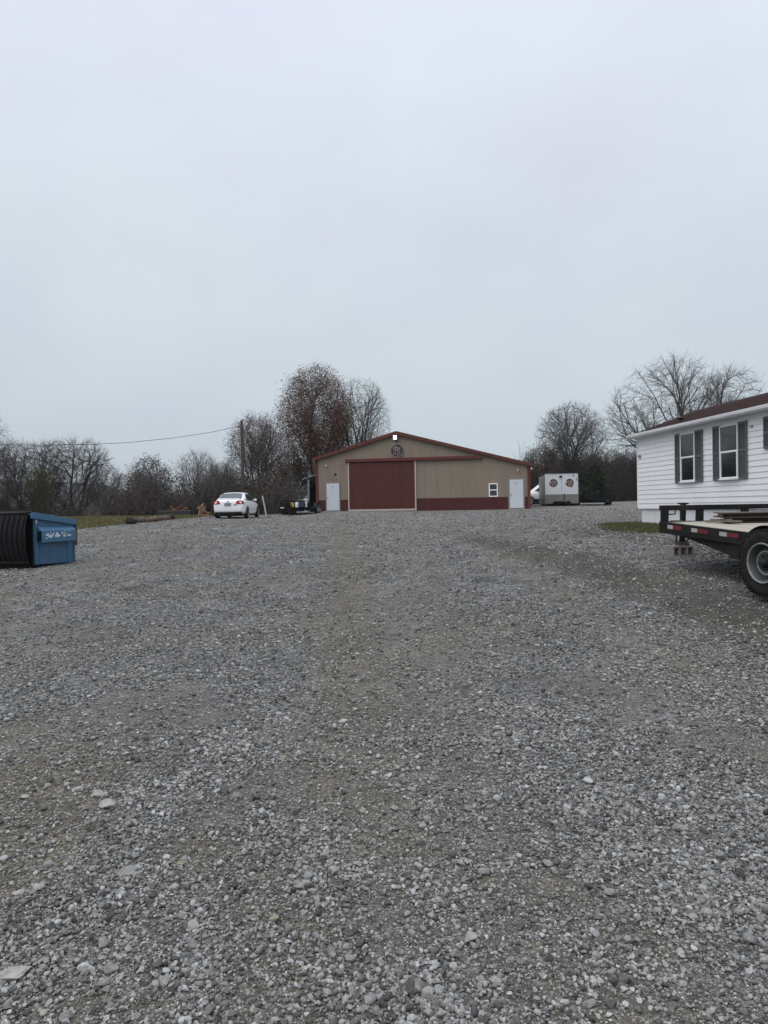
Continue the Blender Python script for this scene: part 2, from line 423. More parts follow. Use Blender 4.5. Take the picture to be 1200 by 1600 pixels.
def ground_material():
    m = bpy.data.materials.new('gravel_ground'); m.use_nodes = True
    n, l = m.node_tree.nodes, m.node_tree.links
    b = n['Principled BSDF']; b.inputs['Roughness'].default_value = 0.95; b.inputs['Specular IOR Level'].default_value = 0.2
    tc = n.new('ShaderNodeTexCoord')
    at_ = n.new('ShaderNodeAttribute'); at_.attribute_name = 'cover'
    sp = n.new('ShaderNodeSeparateColor'); l.new(at_.outputs['Color'], sp.inputs[0])
    def math_(op, a, b_=None, c=None, clamp=False):
        q = n.new('ShaderNodeMath'); q.operation = op; q.use_clamp = clamp
        for i, v in enumerate((a, b_, c)):
            if v is None: continue
            if isinstance(v, (int, float)): q.inputs[i].default_value = v
            else: l.new(v, q.inputs[i])
        return q.outputs[0]
    def mix(f, a, b_):
        q = n.new('ShaderNodeMixRGB')
        for i, v in enumerate((f, a, b_)):
            if isinstance(v, (int, float)): q.inputs[i].default_value = v
            elif isinstance(v, tuple): q.inputs[i].default_value = (*v, 1)
            else: l.new(v, q.inputs[i])
        return q.outputs[0]
    def ramp(f, stops):
        r = n.new('ShaderNodeValToRGB'); el = r.color_ramp.elements
        el[0].position = stops[0][0]; el[0].color = (*stops[0][1], 1); el[1].position = stops[-1][0]; el[1].color = (*stops[-1][1], 1)
        for p, c in stops[1:-1]:
            q = el.new(p); q.color = (*c, 1)
        l.new(f, r.inputs[0]); return r.outputs[0]
    def noise(scale, detail=4, rough=.6):
        q = n.new('ShaderNodeTexNoise'); q.inputs['Scale'].default_value = scale; q.inputs['Detail'].default_value = detail; q.inputs['Roughness'].default_value = rough
        l.new(tc.outputs['Object'], q.inputs[0]); return q.outputs[0]
    # jitter coords so the cells are not regular
    nd = n.new('ShaderNodeTexNoise'); nd.inputs['Scale'].default_value = 30; l.new(tc.outputs['Object'], nd.inputs[0])
    wp = n.new('ShaderNodeVectorMath'); wp.operation = 'MULTIPLY_ADD'; wp.inputs[1].default_value = (.012, .012, .012)
    l.new(nd.outputs['Color'], wp.inputs[0]); l.new(tc.outputs['Object'], wp.inputs[2])
    def vor(scale):
        q = n.new('ShaderNodeTexVoronoi'); q.inputs['Scale'].default_value = scale; q.inputs['Randomness'].default_value = 1
        l.new(wp.outputs[0], q.inputs[0])
        e_ = n.new('ShaderNodeTexVoronoi'); e_.feature = 'DISTANCE_TO_EDGE'; e_.inputs['Scale'].default_value = scale; l.new(wp.outputs[0], e_.inputs[0])
        s_ = n.new('ShaderNodeSeparateColor'); l.new(q.outputs['Color'], s_.inputs[0])
        return s_.outputs[0], s_.outputs[1], e_.outputs['Distance']
    cA, hA, eA = vor(48)
    cB, hB, eB = vor(105)
    cC, hC, eC = vor(16)
    stone = [(0, (.052, .052, .048)), (.2, (.112, .111, .103)), (.45, (.188, .186, .176)), (.68, (.27, .268, .256)), (.82, (.335, .328, .305)), (.93, (.43, .43, .415)), (1, (.53, .53, .515))]
    colA = mix(math_('MULTIPLY', sp.outputs[0], 0), ramp(cA, stone), (0, 0, 0))
    colB = ramp(cB, stone)
    gapA = math_('LESS_THAN', eA, .07); gapB = math_('LESS_THAN', eB, .06)
    colA = mix(math_('MULTIPLY', gapA, .8), colA, (.018, .017, .015))  # shadow between the stones painted in as dark gap colour
    colB = mix(math_('MULTIPLY', gapB, .55), colB, (.038, .036, .032))
    # larger stones replace the small ones here and there
    selA = math_('GREATER_THAN', hA, .42)
    grav = mix(selA, colB, colA)
    bigs = math_('MULTIPLY', math_('GREATER_THAN', hC, .93), math_('GREATER_THAN', eC, .18))
    bigs = math_('MULTIPLY', bigs, math_('SUBTRACT', 1.0, sp.outputs[0]))
    grav = mix(bigs, grav, ramp(cC, [(0, (.17, .17, .17)), (1, (.42, .42, .41))]))
    # packed fines: grey-brown with small chips
    fn = noise(34, 8, .78)
    fines = ramp(fn, [(.25, (.034, .031, .027)), (.5, (.098, .092, .081)), (.75, (.22, .21, .19))])
    chips = math_('MULTIPLY', math_('GREATER_THAN', hB, .62), math_('GREATER_THAN', eB, .1))
    fines = mix(math_('MULTIPLY', chips, .75), fines, colB)
    c = mix(math_('MULTIPLY', sp.outputs[0], .82), grav, fines)
    # earthy tint
    at2 = n.new('ShaderNodeAttribute'); at2.attribute_name = 'earth'
    tn = n.new('ShaderNodeMixRGB'); tn.blend_type = 'MULTIPLY'; tn.inputs[2].default_value = (1.0, .92, .77, 1)
    l.new(at2.outputs['Fac'], tn.inputs[0]); l.new(c, tn.inputs[1]); c = tn.outputs[0]
    # wet / dark patches
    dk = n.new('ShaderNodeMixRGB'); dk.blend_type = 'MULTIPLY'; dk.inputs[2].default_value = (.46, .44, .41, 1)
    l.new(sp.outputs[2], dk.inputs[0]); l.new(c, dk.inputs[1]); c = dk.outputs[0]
    # clusters of bright and dark stone at hand to arm's length
    for sc_, amt in ((9.5, .42), (3.4, .30)):
        vq = n.new('ShaderNodeTexVoronoi'); vq.inputs['Scale'].default_value = sc_; l.new(wp.outputs[0], vq.inputs[0])
        sq = n.new('ShaderNodeSeparateColor'); l.new(vq.outputs['Color'], sq.inputs[0])
        mr = n.new('ShaderNodeMapRange'); mr.inputs[3].default_value = 1 - amt; mr.inputs[4].default_value = 1 + amt; l.new(sq.outputs[0], mr.inputs[0])
        f1 = math_('MULTIPLY_ADD', sp.outputs[0], -.6, 1.0)
        far_ = n.new('ShaderNodeSeparateXYZ'); l.new(tc.outputs['Object'], far_.inputs[0])
        fm_ = n.new('ShaderNodeMapRange'); fm_.inputs[1].default_value = 5; fm_.inputs[2].default_value = 16; fm_.inputs[3].default_value = .15; fm_.inputs[4].default_value = 1; l.new(far_.outputs[1], fm_.inputs[0])
        k_ = math_('MULTIPLY_ADD', math_('MULTIPLY', math_('SUBTRACT', mr.outputs[0], 1.0), math_('MULTIPLY', f1, fm_.outputs[0])), 1.0, 1.0)
        v = n.new('ShaderNodeVectorMath'); v.operation = 'SCALE'; l.new(c, v.inputs[0]); l.new(k_, v.inputs['Scale']); c = v.outputs[0]
    # mid and broad scale mottling
    for sc_, lo_, hi_ in ((7, .80, 1.2), (1.1, .84, 1.16), (.22, .9, 1.1)):
        mr = n.new('ShaderNodeMapRange'); mr.inputs[1].default_value = .3; mr.inputs[2].default_value = .7; mr.inputs[3].default_value = lo_; mr.inputs[4].default_value = hi_
        l.new(noise(sc_, 5), mr.inputs[0])
        v = n.new('ShaderNodeVectorMath'); v.operation = 'SCALE'; l.new(c, v.inputs[0]); l.new(mr.outputs[0], v.inputs['Scale']); c = v.outputs[0]
    gr = ramp(noise(3.2, 8, .7), [(.3, (.030, .038, .012)), (.5, (.062, .068, .022)), (.66, (.12, .105, .05))])
    gn = math_('MULTIPLY_ADD', noise(9, 5), 1.0, -.5)
    gf = math_('ADD', sp.outputs[1], math_('MULTIPLY', gn, math_('MULTIPLY', sp.outputs[1], .8)), None, True)
    c = mix(gf, c, gr)
    l.new(c, b.inputs['Base Color'])
    # relief
    hh = math_('MULTIPLY', math_('MINIMUM', eA, .25), math_('MULTIPLY', math_('ADD', hA, .3), selA))
    hb = math_('MULTIPLY', math_('MINIMUM', eB, .2), .5)
    h = math_('ADD', math_('MULTIPLY', math_('ADD', hh, hb), math_('MULTIPLY_ADD', sp.outputs[0], -.55, 1.0)), math_('MULTIPLY', bigs, .25))
    h = math_('ADD', h, math_('MULTIPLY', fn, .10))
    bp = n.new('ShaderNodeBump'); bp.inputs['Strength'].default_value = 1; bp.inputs['Distance'].default_value = .05
    l.new(h, bp.inputs['Height']); l.new(bp.outputs[0], b.inputs['Normal'])
    return m
ground = np_mesh('ground', V, FF, ground_material(), 4, True)
tag(ground, kind='structure')
me = ground.data
ca = me.color_attributes.new('cover', 'FLOAT_COLOR', 'POINT')
fx_, fy_ = V[:, 0], V[:, 1]
gm = grassm(fx_, fy_)
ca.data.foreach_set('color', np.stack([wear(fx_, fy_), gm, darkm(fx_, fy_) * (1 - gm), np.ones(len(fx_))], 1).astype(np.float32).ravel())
ea = me.attributes.new('earth', 'FLOAT', 'POINT')
ea.data.foreach_set('value', tan_mask(fx_, fy_).astype(np.float32))

# ---- distant hill across the valley
M_hill = mat('wooded_hill', (.055, .052, .048), .95, .3, .03, 0, dirt=.4, dirtc=(.08, .075, .06))
hx = np.linspace(-900, 60, 160); hy = np.linspace(430, 800, 26)
HX, HY = np.meshgrid(hx, hy)
prof = np.sin(np.clip((HY - 430) / 370, 0, 1) * math.pi / 2) ** .8
ridge = np.interp(HX / HY, [-1.2, -.62, -.5, -.40, -.36, -.30, -.2, 0], [40, 38, 36, 30, 22, 12, 4, -6])
HZ = -14 + prof * (14 + ridge + 9 * (fbm(HX * .012, HY * .012, 4) - .5) + 5 * (fbm(HX * .12, HY * .12, 3) - .5))
Vh = np.stack([HX.ravel(), HY.ravel(), HZ.ravel()], 1)
ii, jj = np.meshgrid(np.arange(159), np.arange(25)); a = (jj * 160 + ii).ravel()
tag(np_mesh('hills', Vh, np.stack([a, a + 1, a + 161, a + 160], 1), M_hill, 4, False), kind='structure')

# ------------------------------------------------------------------ barn
M_tan = ribbed('tan_siding', (.212, .172, .132), .229, 0, .007, .08, .35, (.135, .11, .08), .3)
M_redw = ribbed('red_siding', (.066, .016, .016), .229, 0, .007, .10, .2, (.08, .022, .02), .15)
M_reddoor = ribbed('red_door_siding', (.072, .021, .017), .229, 0, .006, .14, .3, (.11, .028, .024), .25)
M_redtrim = mat('red_trim', (.100, .030, .024), .6, .15, 3, dirt=.3, dirtc=(.07, .016, .014), spec=.2)
M_roof = ribbed('roof_sheet', (.11, .020, .018), .229, 1, .02, .08, .1)
M_white = mat('white_paint', (.76, .76, .77), .45, .05, 3, dirt=.12, dirtc=(.4, .38, .35))
M_doorw = mat('door_white', (.50, .54, .58), .4, .04, 3, dirt=.18, dirtc=(.30, .27, .2))
M_grey = mat('grey_frame', (.20, .185, .165), .6, .1, 5)
M_black = mat('black_plastic', (.007, .007, .007), .45, .2, 8, spec=.15)
M_glassd = mat('dark_glass', (.012, .014, .018), .06, .1, 2, spec=.8)
M_steel = mat('bare_steel', (.35, .35, .35), .4, .15, 9, metal=.8)
BO = at(495, 799.5, 53); BR = at(828.5, 795, 50)
bd = Vector((BR.x - BO.x, BR.y - BO.y)); BW = bd.length; bd.normalize()
brz = math.atan2(bd.y, bd.x)
BZ = BO.z - .06
def bp_(px, py):
    s, z = plane_local(px, py, (BO.x, BO.y), (bd.x, bd.y)); return s, z - BZ
barn = empty('metal_barn', (BO.x, BO.y, BZ), brz, 'low tan metal barn with red wainscot, red trim and a long gable roof', 'barn')
DEP = 9.5
eL = bp_(495, 717.5)[1]; eR = bp_(828, 726)[1]; pk = bp_(620, 677.0)
wz = (bp_(500, 781.3)[1] + bp_(820, 776)[1]) / 2
dl, dt = bp_(545.5, 722.0); dr, _ = bp_(648, 721); db = bp_(600, 796)[1]
doorL = (bp_(510.6, 776)[0], bp_(530.2, 776)[0], bp_(520, 797.6)[1], bp_(520, 755.3)[1])
doorR = (bp_(796.6, 776)[0], bp_(817.6, 776)[0], bp_(807, 793.6)[1], bp_(807, 749.2)[1])
# front gable wall (tan), other walls
w = MB()
w.prism([(0, wz), (BW, wz), (BW, eR), (pk[0], pk[1]), (0, eL)], 'y', 0, .12)
w.build('gable_wall', M_tan, barn)
w = MB(); w.box(0, .12, .121, DEP, wz, eL); w.box(BW - .12, BW, .121, DEP, wz, eR)
w.prism([(.121, wz), (BW - .121, wz), (BW - .121, eR), (pk[0], pk[1]), (.121, eL)], 'y', DEP - .12, DEP)
w.build('wall', M_tan, barn)
w = MB()
segs = [(0, doorL[0] - .09), (doorL[1] + .09, dl - .08), (dr + .08, doorR[0] - .12), (doorR[1] + .12, BW)]
for a_, b_ in segs: w.box(a_, b_, -.02, .12, -.4, wz - .003)
w.box(0, .12, .121, DEP, -.4, wz - .003); w.box(BW - .12, BW, .121, DEP, -.4, wz - .003); w.box(.121, BW - .121, DEP - .12, DEP, -.4, wz - .003)
w.build('wainscot', M_redw, barn)
# roof: two slabs with overhang
r_ = MB()
def slab(x0, z0, x1, z1, t=.09, y0=-.28, y1=DEP + .25):
    L = math.hypot(x1 - x0, z1 - z0); nxv, nzv = -(z1 - z0) / L, (x1 - x0) / L
    if nzv < 0: nxv, nzv = -nxv, -nzv
    return [(x0, z0), (x1, z1), (x1 + nxv * t, z1 + nzv * t), (x0 + nxv * t, z0 + nzv * t)]
sl = (pk[1] - eL) / pk[0]; sr = (pk[1] - eR) / (BW - pk[0])
top = [(-.22, eL - .22 * sl + .02), (pk[0], pk[1] + .02), (BW + .25, eR - .25 * sr + .02), (BW + .25, eR - .25 * sr + .1), (pk[0], pk[1] + .11), (-.22, eL - .22 * sl + .1)]
r_.prism(top, 'y', -.26, DEP + .25)
r_.build('roof', M_roof, barn)
t_ = MB()
t_.prism([(-.25, eL - .25 * sl - .09), (pk[0], pk[1] - .10), (BW + .28, eR - .28 * sr - .09), (BW + .28, eR - .28 * sr + .125), (pk[0], pk[1] + .14), (-.25, eL - .25 * sl + .125)], 'y', -.30, -.262)
t_.build('rake_trim', M_redtrim, barn)
for nm, x0, x1, zt in (('corner_trim', -.045, .16, eL - .02), ('corner_trim', BW - .17, BW + .045, eR - .02)):
    MB().box(x0, x1, -.05, .1, -.35, zt).build(nm, M_redtrim, barn)
# sliding door with white edge, header track
sd = MB().box(dl, dr, -.10, -.02, db + .03, dt - .01).build('sliding_door', M_reddoor, barn)
ed = MB(); ed.box(dl - .09, dl, -.12, -.02, db - .04, dt); ed.box(dr, dr + .09, -.12, -.02, db - .04, dt); ed.box(dl - .09, dr + .09, -.121, -.019, db - .10, db + .03)
ed.build('edge_trim', mat('cream_trim', (.40, .36, .31), .6, .1, 4), sd)
hl, hz = bp_(540, 717.3); hr, _ = bp_(753.5, 712)
hm = MB(); hm.box(hl, hr, -.24, .0, dt - .03, dt + .20)
hm.build('header_track', M_redtrim, barn, bevel=.02)
for k, (x0, x1, z0, z1) in enumerate((doorL, doorR)):
    f_ = MB(); q = .10 if k else .075
    f_.box(x0 - q, x0 - .004, -.055, .0, z0 - .05, z1 + q); f_.box(x1 + .004, x1 + q, -.055, .0, z0 - .05, z1 + q); f_.box(x0 - .004, x1 + .004, -.056, .0, z1 + .004, z1 + q)
    fo = f_.build('door_frame', M_grey, barn)
    d_ = MB().box(x0, x1, -.045, -.005, z0, z1)
    for (a0, a1, c0, c1) in ((.12, .44, .08, .26), (.56, .88, .08, .26), (.12, .44, .32, .62), (.56, .88, .32, .62), (.12, .44, .68, .78), (.56, .88, .68, .78)):
        wd, ht = x1 - x0, z1 - z0
        d_.box(x0 + a0 * wd, x0 + a1 * wd, -.052, -.044, z0 + c0 * ht, z0 + c1 * ht)
    do = d_.build('door', M_doorw, barn, bevel=.006)
    MB().lathe([(-.10, .0), (-.10, .035), (-.07, .04), (-.045, .02)], (x0 + .09, 0, z0 + .93), 'y', 12).build('door_knob', M_black, do)
    # small fanlight mark of dark strokes
    g_ = MB(); cx, cz = (x0 + x1) / 2, z0 + .86 * (z1 - z0)
    for t in range(0, 6):
        a0, a1 = R(30 * t), R(30 * t + 24)
        g_.prism([(cx + .13 * math.cos(a0), cz + .07 * math.sin(a0)), (cx + .16 * math.cos(a0), cz + .095 * math.sin(a0)), (cx + .16 * math.cos(a1), cz + .095 * math.sin(a1)), (cx + .13 * math.cos(a1), cz + .07 * math.sin(a1))], 'y', -.056, -.048)
    g_.build('door_ornament', M_grey, do)
    MB().box(cx - .035, cx + .035, -.056, -.048, cz - .06, cz + .0).build('door_viewer', M_grey, do)
    MB().box(x0 - .1, x1 + .1, -.5, -.03, z0 - .28, z0 - .035).build('door_step', mat('concrete', (.25, .24, .22), .9, .15, 8), barn)
# window
a0, z1 = bp_(763.6, 755.2); a1, _ = bp_(777.8, 755); z0 = bp_(770, 776.2)[1]
f_ = MB(); q = .075
f_.box(a0, a1, -.06, -.01, z0, z0 + q); f_.box(a0, a1, -.06, -.01, z1 - q, z1); f_.box(a0, a0 + q, -.06, -.01, z0 + q, z1 - q); f_.box(a1 - q, a1, -.06, -.01, z0 + q, z1 - q)
zm = (z0 + z1) / 2; f_.box(a0 + q, a1 - q, -.055, -.01, zm - .035, zm + .035)
wo = MB().box(a0 + q, a1 - q, -.03, -.01, z0 + q, zm - .035).box(a0 + q, a1 - q, -.025, -.01, zm + .035, z1 - q).build('window', M_glassd, barn)
f_.build('window_frame', M_white, wo)
# round sign with worn pale lettering strokes
sx, sz = bp_(620.8, 704.3); SR = .46
def disc(mb, x, y0, y1, z, r, n=36):
    mb.prism([(x + r * math.cos(2 * math.pi * i / n), z + r * math.sin(2 * math.pi * i / n)) for i in range(n)], 'y', y0, y1); return mb
M_signbg = mat('dark_brown_sign', (.020, .014, .013), .6, .2, 5)
M_pink = mat('faded_pink_lettering', (.27, .15, .15), .6, .35, 14)
M_pale = mat('pale_lettering', (.30, .28, .30), .6, .35, 14)
M_salmon = mat('salmon_lettering', (.46, .27, .20), .6, .3, 14)
sign = disc(MB(), sx, -.10, -.02, sz, SR).build('round_sign', M_signbg, barn)
MB().lathe([(-.11, SR - .01), (-.12, SR + .02), (-.11, SR + .05), (-.02, SR + .05), (-.02, SR)], (sx, 0, sz), 'y', 40).build('sign_rim', M_grey, sign, smooth=True)
def glyph_strokes(mb, x0, z0, w_, h_, y, th, seed, n=3):
    """one block of worn letter-like strokes inside a w x h cell"""
    r = random.Random(seed)
    for k in range(n):
        kind = r.choice('LTEHZ7')
        cx = x0 + w_ * (k + .08) / n; cw = w_ / n * .82
        t = min(cw, h_) * .26
        if kind in 'LEH': mb.box(cx, cx + t, y - th, y, z0, z0 + h_)
        if kind == 'T': mb.box(cx + cw / 2 - t / 2, cx + cw / 2 + t / 2, y - th, y, z0, z0 + h_ - t)
        if kind == 'H': mb.box(cx + cw - t, cx + cw, y - th, y, z0, z0 + h_)
        if kind in 'TEZ7': mb.box(cx + (t if kind == 'E' else 0), cx + cw, y - th, y, z0 + h_ - t, z0 + h_)
        if kind in 'LEZ': mb.box(cx + (t if kind in 'LE' else 0), cx + cw, y - th, y, z0, z0 + t)
        if kind in 'Z7':
            mb.prism([(cx, z0 + t), (cx + t * 1.3, z0 + t), (cx + cw, z0 + h_ - t), (cx + cw - t * 1.3, z0 + h_ - t)], 'y', y - th, y)
        if kind in 'EH': mb.box(cx + t, cx + cw * .8, y - th, y, z0 + h_ / 2 - t / 2, z0 + h_ / 2 + t / 2)
g1 = MB(); glyph_strokes(g1, sx - .34, sz + .02, .60, .20, -.101, .008, 3, 4); glyph_strokes(g1, sx - .22, sz + .24, .26, .08, -.101, .008, 4, 3)
g1.build('lettering', M_pale, sign)
g2 = MB(); glyph_strokes(g2, sx - .02, sz - .34, .28, .32, -.101, .009, 5, 2); glyph_strokes(g2, sx - .28, sz - .28, .22, .2, -.101, .009, 9, 2)
g2.build('lettering', M_pink, sign)
# lit flood light above it
lx, lz = bp_(618.4, 684.2)
fl = MB().box(lx - .14, lx + .14, -.34, -.10, lz - .16, lz + .17).build('flood_light', M_grey, barn, bevel=.02)
MB().box(lx - .125, lx + .125, -.36, -.341, lz - .145, lz + .15).build('lamp_lens', emit_mat('lit_lamp', (1, .99, .95), 1.6), fl)
MB().box(lx - .02, lx + .10, -.10, -.0, lz - .02, lz + .02).build('bracket', M_black, fl)
MB().tube([(lx + .05, -.03, lz - .16), (lx + .06, -.03, lz - .4)], .015, 6).build('lamp_cord', M_black, fl)
for px, py, mm in ((509.6, 728.4, M_white), (809.2, 735.2, M_white)):
    x_, z_ = bp_(px, py)
    c_ = MB().lathe([(-.24, .0), (-.24, .05), (-.08, .055), (-.08, .0)], (x_, 0, z_), 'y', 12).box(x_ - .05, x_ + .05, -.08, -.0, z_ - .05, z_ + .08).build('security_camera', mm, barn)
    MB().lathe([(-.25, .0), (-.25, .035), (-.241, .035)], (x_, 0, z_), 'y', 12).build('camera_lens', M_black, c_)
x_, z_ = bp_(829.6, 732)
MB().lathe([(-.1, .0), (-.1, .07), (.06, .07), (.06, 0)], (x_ + .03, 0, z_), 'y', 12).build('corner_lamp', M_white, barn)
x_, z_ = bp_(524, 741); MB().box(x_ - .07, x_ + .07, -.06, 0, z_ - .06, z_ + .06).build('wall_vent', M_black, barn)
M_num = mat('rusty_brown', (.07, .035, .025), .7, .3, 20)
for px, wd, ht in ((517.0, .09, .07), (521.8, .07, .11), (526.4, .045, .13)):
    x_, z_ = bp_(px, 749.6)
    nn = MB(); nn.box(x_ - wd / 2, x_ + wd / 2 * .3, -.02, -.001, z_ - ht / 2, z_ + ht / 2); nn.box(x_ + wd * .15, x_ + wd / 2, -.02, -.001, z_ - ht / 2, z_ - ht / 6)
    nn.build('house_number', M_num, barn)
# seam stains: narrow darker streaks follow ribs (long, thin, real strips of rust)
# ---- lean-to on the left
lt = empty('lean_to_shed', (BO.x, BO.y, BZ), brz, 'open dark lean-to shed with grey sheet roof left of the barn', 'shed')
M_galv = mat('galvanised_sheet', (.22, .23, .24), .5, .15, 4, metal=.3)
M_shade = mat('shade_black_boards', (.010, .009, .008), .9, .3, 4, spec=.15)  # near-black colour paints the shade inside the open shed
zt0 = bp_(492, 742.0)[1]; xl, zt1 = bp_(471.5, 748.0)
yb = 2.5
MB().prism([(-.06, zt0 + .15), (xl - .5, zt1 - .0), (xl - .5, zt1 + .07), (-.06, zt0 + .22)], 'y', 1.6, 8.5).build('roof', M_galv, lt)
MB().box(xl - .1, xl + .05, 1.75, 1.9, -.5, zt1 + .02).build('post', M_galv, lt)
MB().box(xl - .1, xl + .05, 8.2, 8.35, -.5, zt1 + .02).build('post', M_galv, lt)
MB().box(xl - .1, -.1, 8.36, 8.42, -.5, zt1 + .05).build('back_wall', M_shade, lt)
MB().box(xl - .16, xl - .101, 1.9, 8.36, -.5, zt1 - .05).build('side_wall', M_shade, lt)

# ------------------------------------------------------------------ mobile home
HO = at(998.5, 816, 23); hd = Vector((.11, -.994)).normalized()
hrz = math.atan2(hd.y, hd.x)
HZ0 = HO.z - .12
def hp_(px, py):
    s, z = plane_local(px, py, (HO.x, HO.y), (hd.x, hd.y)); return s, z - HZ0
house = empty('mobile_home', (HO.x, HO.y, HZ0), hrz, 'white clapboard mobile home with brown shingle roof and grey-green shutters', 'house')
HL, HW = 14.5, 4.3
eave = hp_(1003, 683)[1]; sk = hp_(1003, 793.3)[1]
M_siding = mat('white_vinyl', (.80, .80, .81), .45, .04, 1.5, dirt=.16, dirtc=(.42, .43, .40))
M_skirt = mat('white_skirting', (.66, .66, .67), .5, .06, 3, dirt=.25, dirtc=(.3, .3, .24))
M_shutter = mat('grey_green_shutter', (.085, .100, .103), .55, .08, 6)
M_shingle = mat('brown_shingles', (.038, .020, .018), .95, .4, 16, .6, 60, spec=.1)
M_gutter = mat('gutter_white', (.58, .58, .58), .4, .06, 2, dirt=.3, dirtc=(.28, .27, .25))
# clapboards: sawtooth profile extruded along the wall
pitch_ = .143; nb = int((eave - sk) / pitch_) + 1
def claps(mb, x0, x1, off=0.0):
    z = sk
    while z < eave - .01:
        zt = min(z + pitch_, eave)
        mb.prism([(off - .017, z), (off - .015, z + .010), (off - .002, zt - .0015), (off + .05, zt - .0015), (off + .05, z)], 'x', x0, x1)
        z = zt
    return mb
claps(MB(), 0.03, HL).build('siding', M_siding, house)
wl_ = MB().box(.0, .06, .051, HW, sk, eave).box(HL - .06, HL, .051, HW, sk, eave).box(0.061, HL - .061, HW - .06, HW, sk, eave)
rise = .80
wl_.prism([(.0, eave + .001), (HW, eave + .001), (HW / 2, eave + rise)], 'x', 0.02, .07); wl_.prism([(.0, eave + .001), (HW, eave + .001), (HW / 2, eave + rise)], 'x', HL - .07, HL - .02)
wl_.build('end_wall', M_siding, house)
MB().box(-.035, .03, -.035, .05, sk - .02, eave).build('corner_post', M_white, house, bevel=.006)
# skirting with vertical ribs
sk_ = MB(); x = .10
while x < HL - .1:
    sk_.prism([(x, .06), (x + .03, .035), (x + .10, .035), (x + .13, .06), (x + .155, .06), (x + .155, .09), (x, .09)], 'z', -.5, sk - .012); x += .155
sk_.box(.06, .09, .091, HW, -.5, sk - .012); sk_.box(HL - .1, HL - .07, .091, HW, -.5, sk - .012)
sk_.build('skirting', M_skirt, house)
MB().box(-.02, HL, -.015, .049, sk - .035, sk - .003).build('skirt_rail', M_white, house)
# roof
rf = MB()
ov = .20
rf.prism([(-ov, eave + .03), (HW / 2, eave + rise + .06), (HW + ov, eave + .03), (HW + ov, eave + .09), (HW / 2, eave + rise + .13), (-ov, eave + .09)], 'x', -.22, HL + .2)
ro = rf.build('roof', M_shingle, house)
# shingle courses as thin steps
sc = MB(); sl_ = (rise + .03) / (HW / 2 + ov)
for k in range(16):
    y0 = -ov + k * .145; zz = eave + .091 + (y0 + ov) * sl_
    sc.prism([(y0, zz), (y0 + .155, zz + .155 * sl_), (y0 + .155, zz + .155 * sl_ + .004), (y0, zz + .012)], 'x', -.225, HL + .2)
sc.build('shingle_courses', M_shingle, ro)
MB().cyl((1.75, .5, eave + .2), (1.75, .5, eave + .40), .05, .05, 12).lathe([(.40, .10), (.43, .10), (.46, .02)], (1.75, .5, eave), 'z', 12).build('roof_vent', M_black, ro)
MB().box(-.20, HL + .2, -ov - .005, .0, eave - .005, eave + .022).build('soffit', M_white, house)
gt = MB().prism([(-ov - .01, eave - .03), (-ov - .08, eave - .03), (-ov - .115, eave + .02), (-ov - .115, eave + .085), (-ov - .10, eave + .085), (-ov - .10, eave + .03), (-ov - .07, eave - .015), (-ov - .01, eave - .015)], 'x', -.22, HL + .2)
gt.build('gutter', M_gutter, house)
MB().box(-.225, HL + .2, -ov - .008, -ov + .005, eave + .024, eave + .12).build('fascia', M_white, house)
def shutter(x0, x1, z0, z1):
    m_ = MB(); y0, y1 = -.062, -.03
    t = .035
    m_.box(x0, x0 + t, y0, y1, z0, z1); m_.box(x1 - t, x1, y0, y1, z0, z1)
    zm = (z0 + z1) / 2
    for a, b in ((z0, z0 + .06), (zm - .03, zm + .03), (z1 - .06, z1)): m_.box(x0 + t, x1 - t, y0, y1, a, b)
    z = z0 + .07
    while z < z1 - .08:
        if abs(z + .015 - zm) > .05:
            m_.prism([(y0 + .004, z), (y1 - .002, z + .03), (y1, z + .035), (y0 + .01, z + .005)], 'x', x0 + t, x1 - t)
        z += .038
    m_.box(x0 + t, x1 - t, y1 - .004, y1, z0 + .06, z1 - .06)
    return m_
def hwindow(x0, x1, z0, z1, curtain=True):
    q = .036; y0, y1 = -.070, -.028
    zm = (z0 + z1) / 2
    g = MB().box(x0 + q, x1 - q, -.05, -.045, z0 + q, zm - .02).box(x0 + q, x1 - q, -.06, -.055, zm + .02, z1 - q).build('window', M_hglass, house)
    f = MB().box(x0, x0 + q, y0, y1, z0, z1).box(x1 - q, x1, y0, y1, z0, z1).box(x0 + q, x1 - q, y0, y1, z1 - q, z1).box(x0 + q, x1 - q, y0, y1, z0, z0 + q).box(x0 + q, x1 - q, y0 + .004, y1, zm - .025, zm + .025)
    f.build('window_frame', M_white, g, bevel=.004)
    MB().box(x0 + q, x0 + q + .02, -.07, -.044, z0 + q, zm - .025).build('sash', M_white, g)
    MB().box(x1 - q - .02, x1 - q, -.07, -.044, z0 + q, zm - .025).build('sash', M_white, g)
    MB().box(x0 - .02, x1 + .02, y0 - .03, y1, z0 - .035, z0 - .002).build('sill', M_white, g)
M_hglass = mat('window_glass', (.012, .013, .015), .04, .2, 1.2, spec=.7)
wt = hp_(1066, 678.4)[1]; wb = hp_(1066, 752.8)[1]
for l_, r_2, sa, sb in ((1065.9, 1088.5, 1057.2, 1099.6), (1127.8, 1156.4, 1116.8, 1169.6)):
    xa, xb = hp_(l_, 715)[0], hp_(r_2, 715)[0]; s1, s2 = hp_(sa, 715)[0], hp_(sb, 715)[0]
    hwindow(xa, xb, wb, wt)
    shutter(s1, xa - .01, wb - .03, wt + .02).build('shutter', M_shutter, house)
    shutter(xb + .01, s2, wb - .03, wt + .02).build('shutter', M_shutter, house)
xs = hp_(1196.3, 690)[0]; zs = hp_(1197, 701.5)[1]
shutter(xs, xs + .32, zs, wt + .02).build('shutter', M_shutter, house)
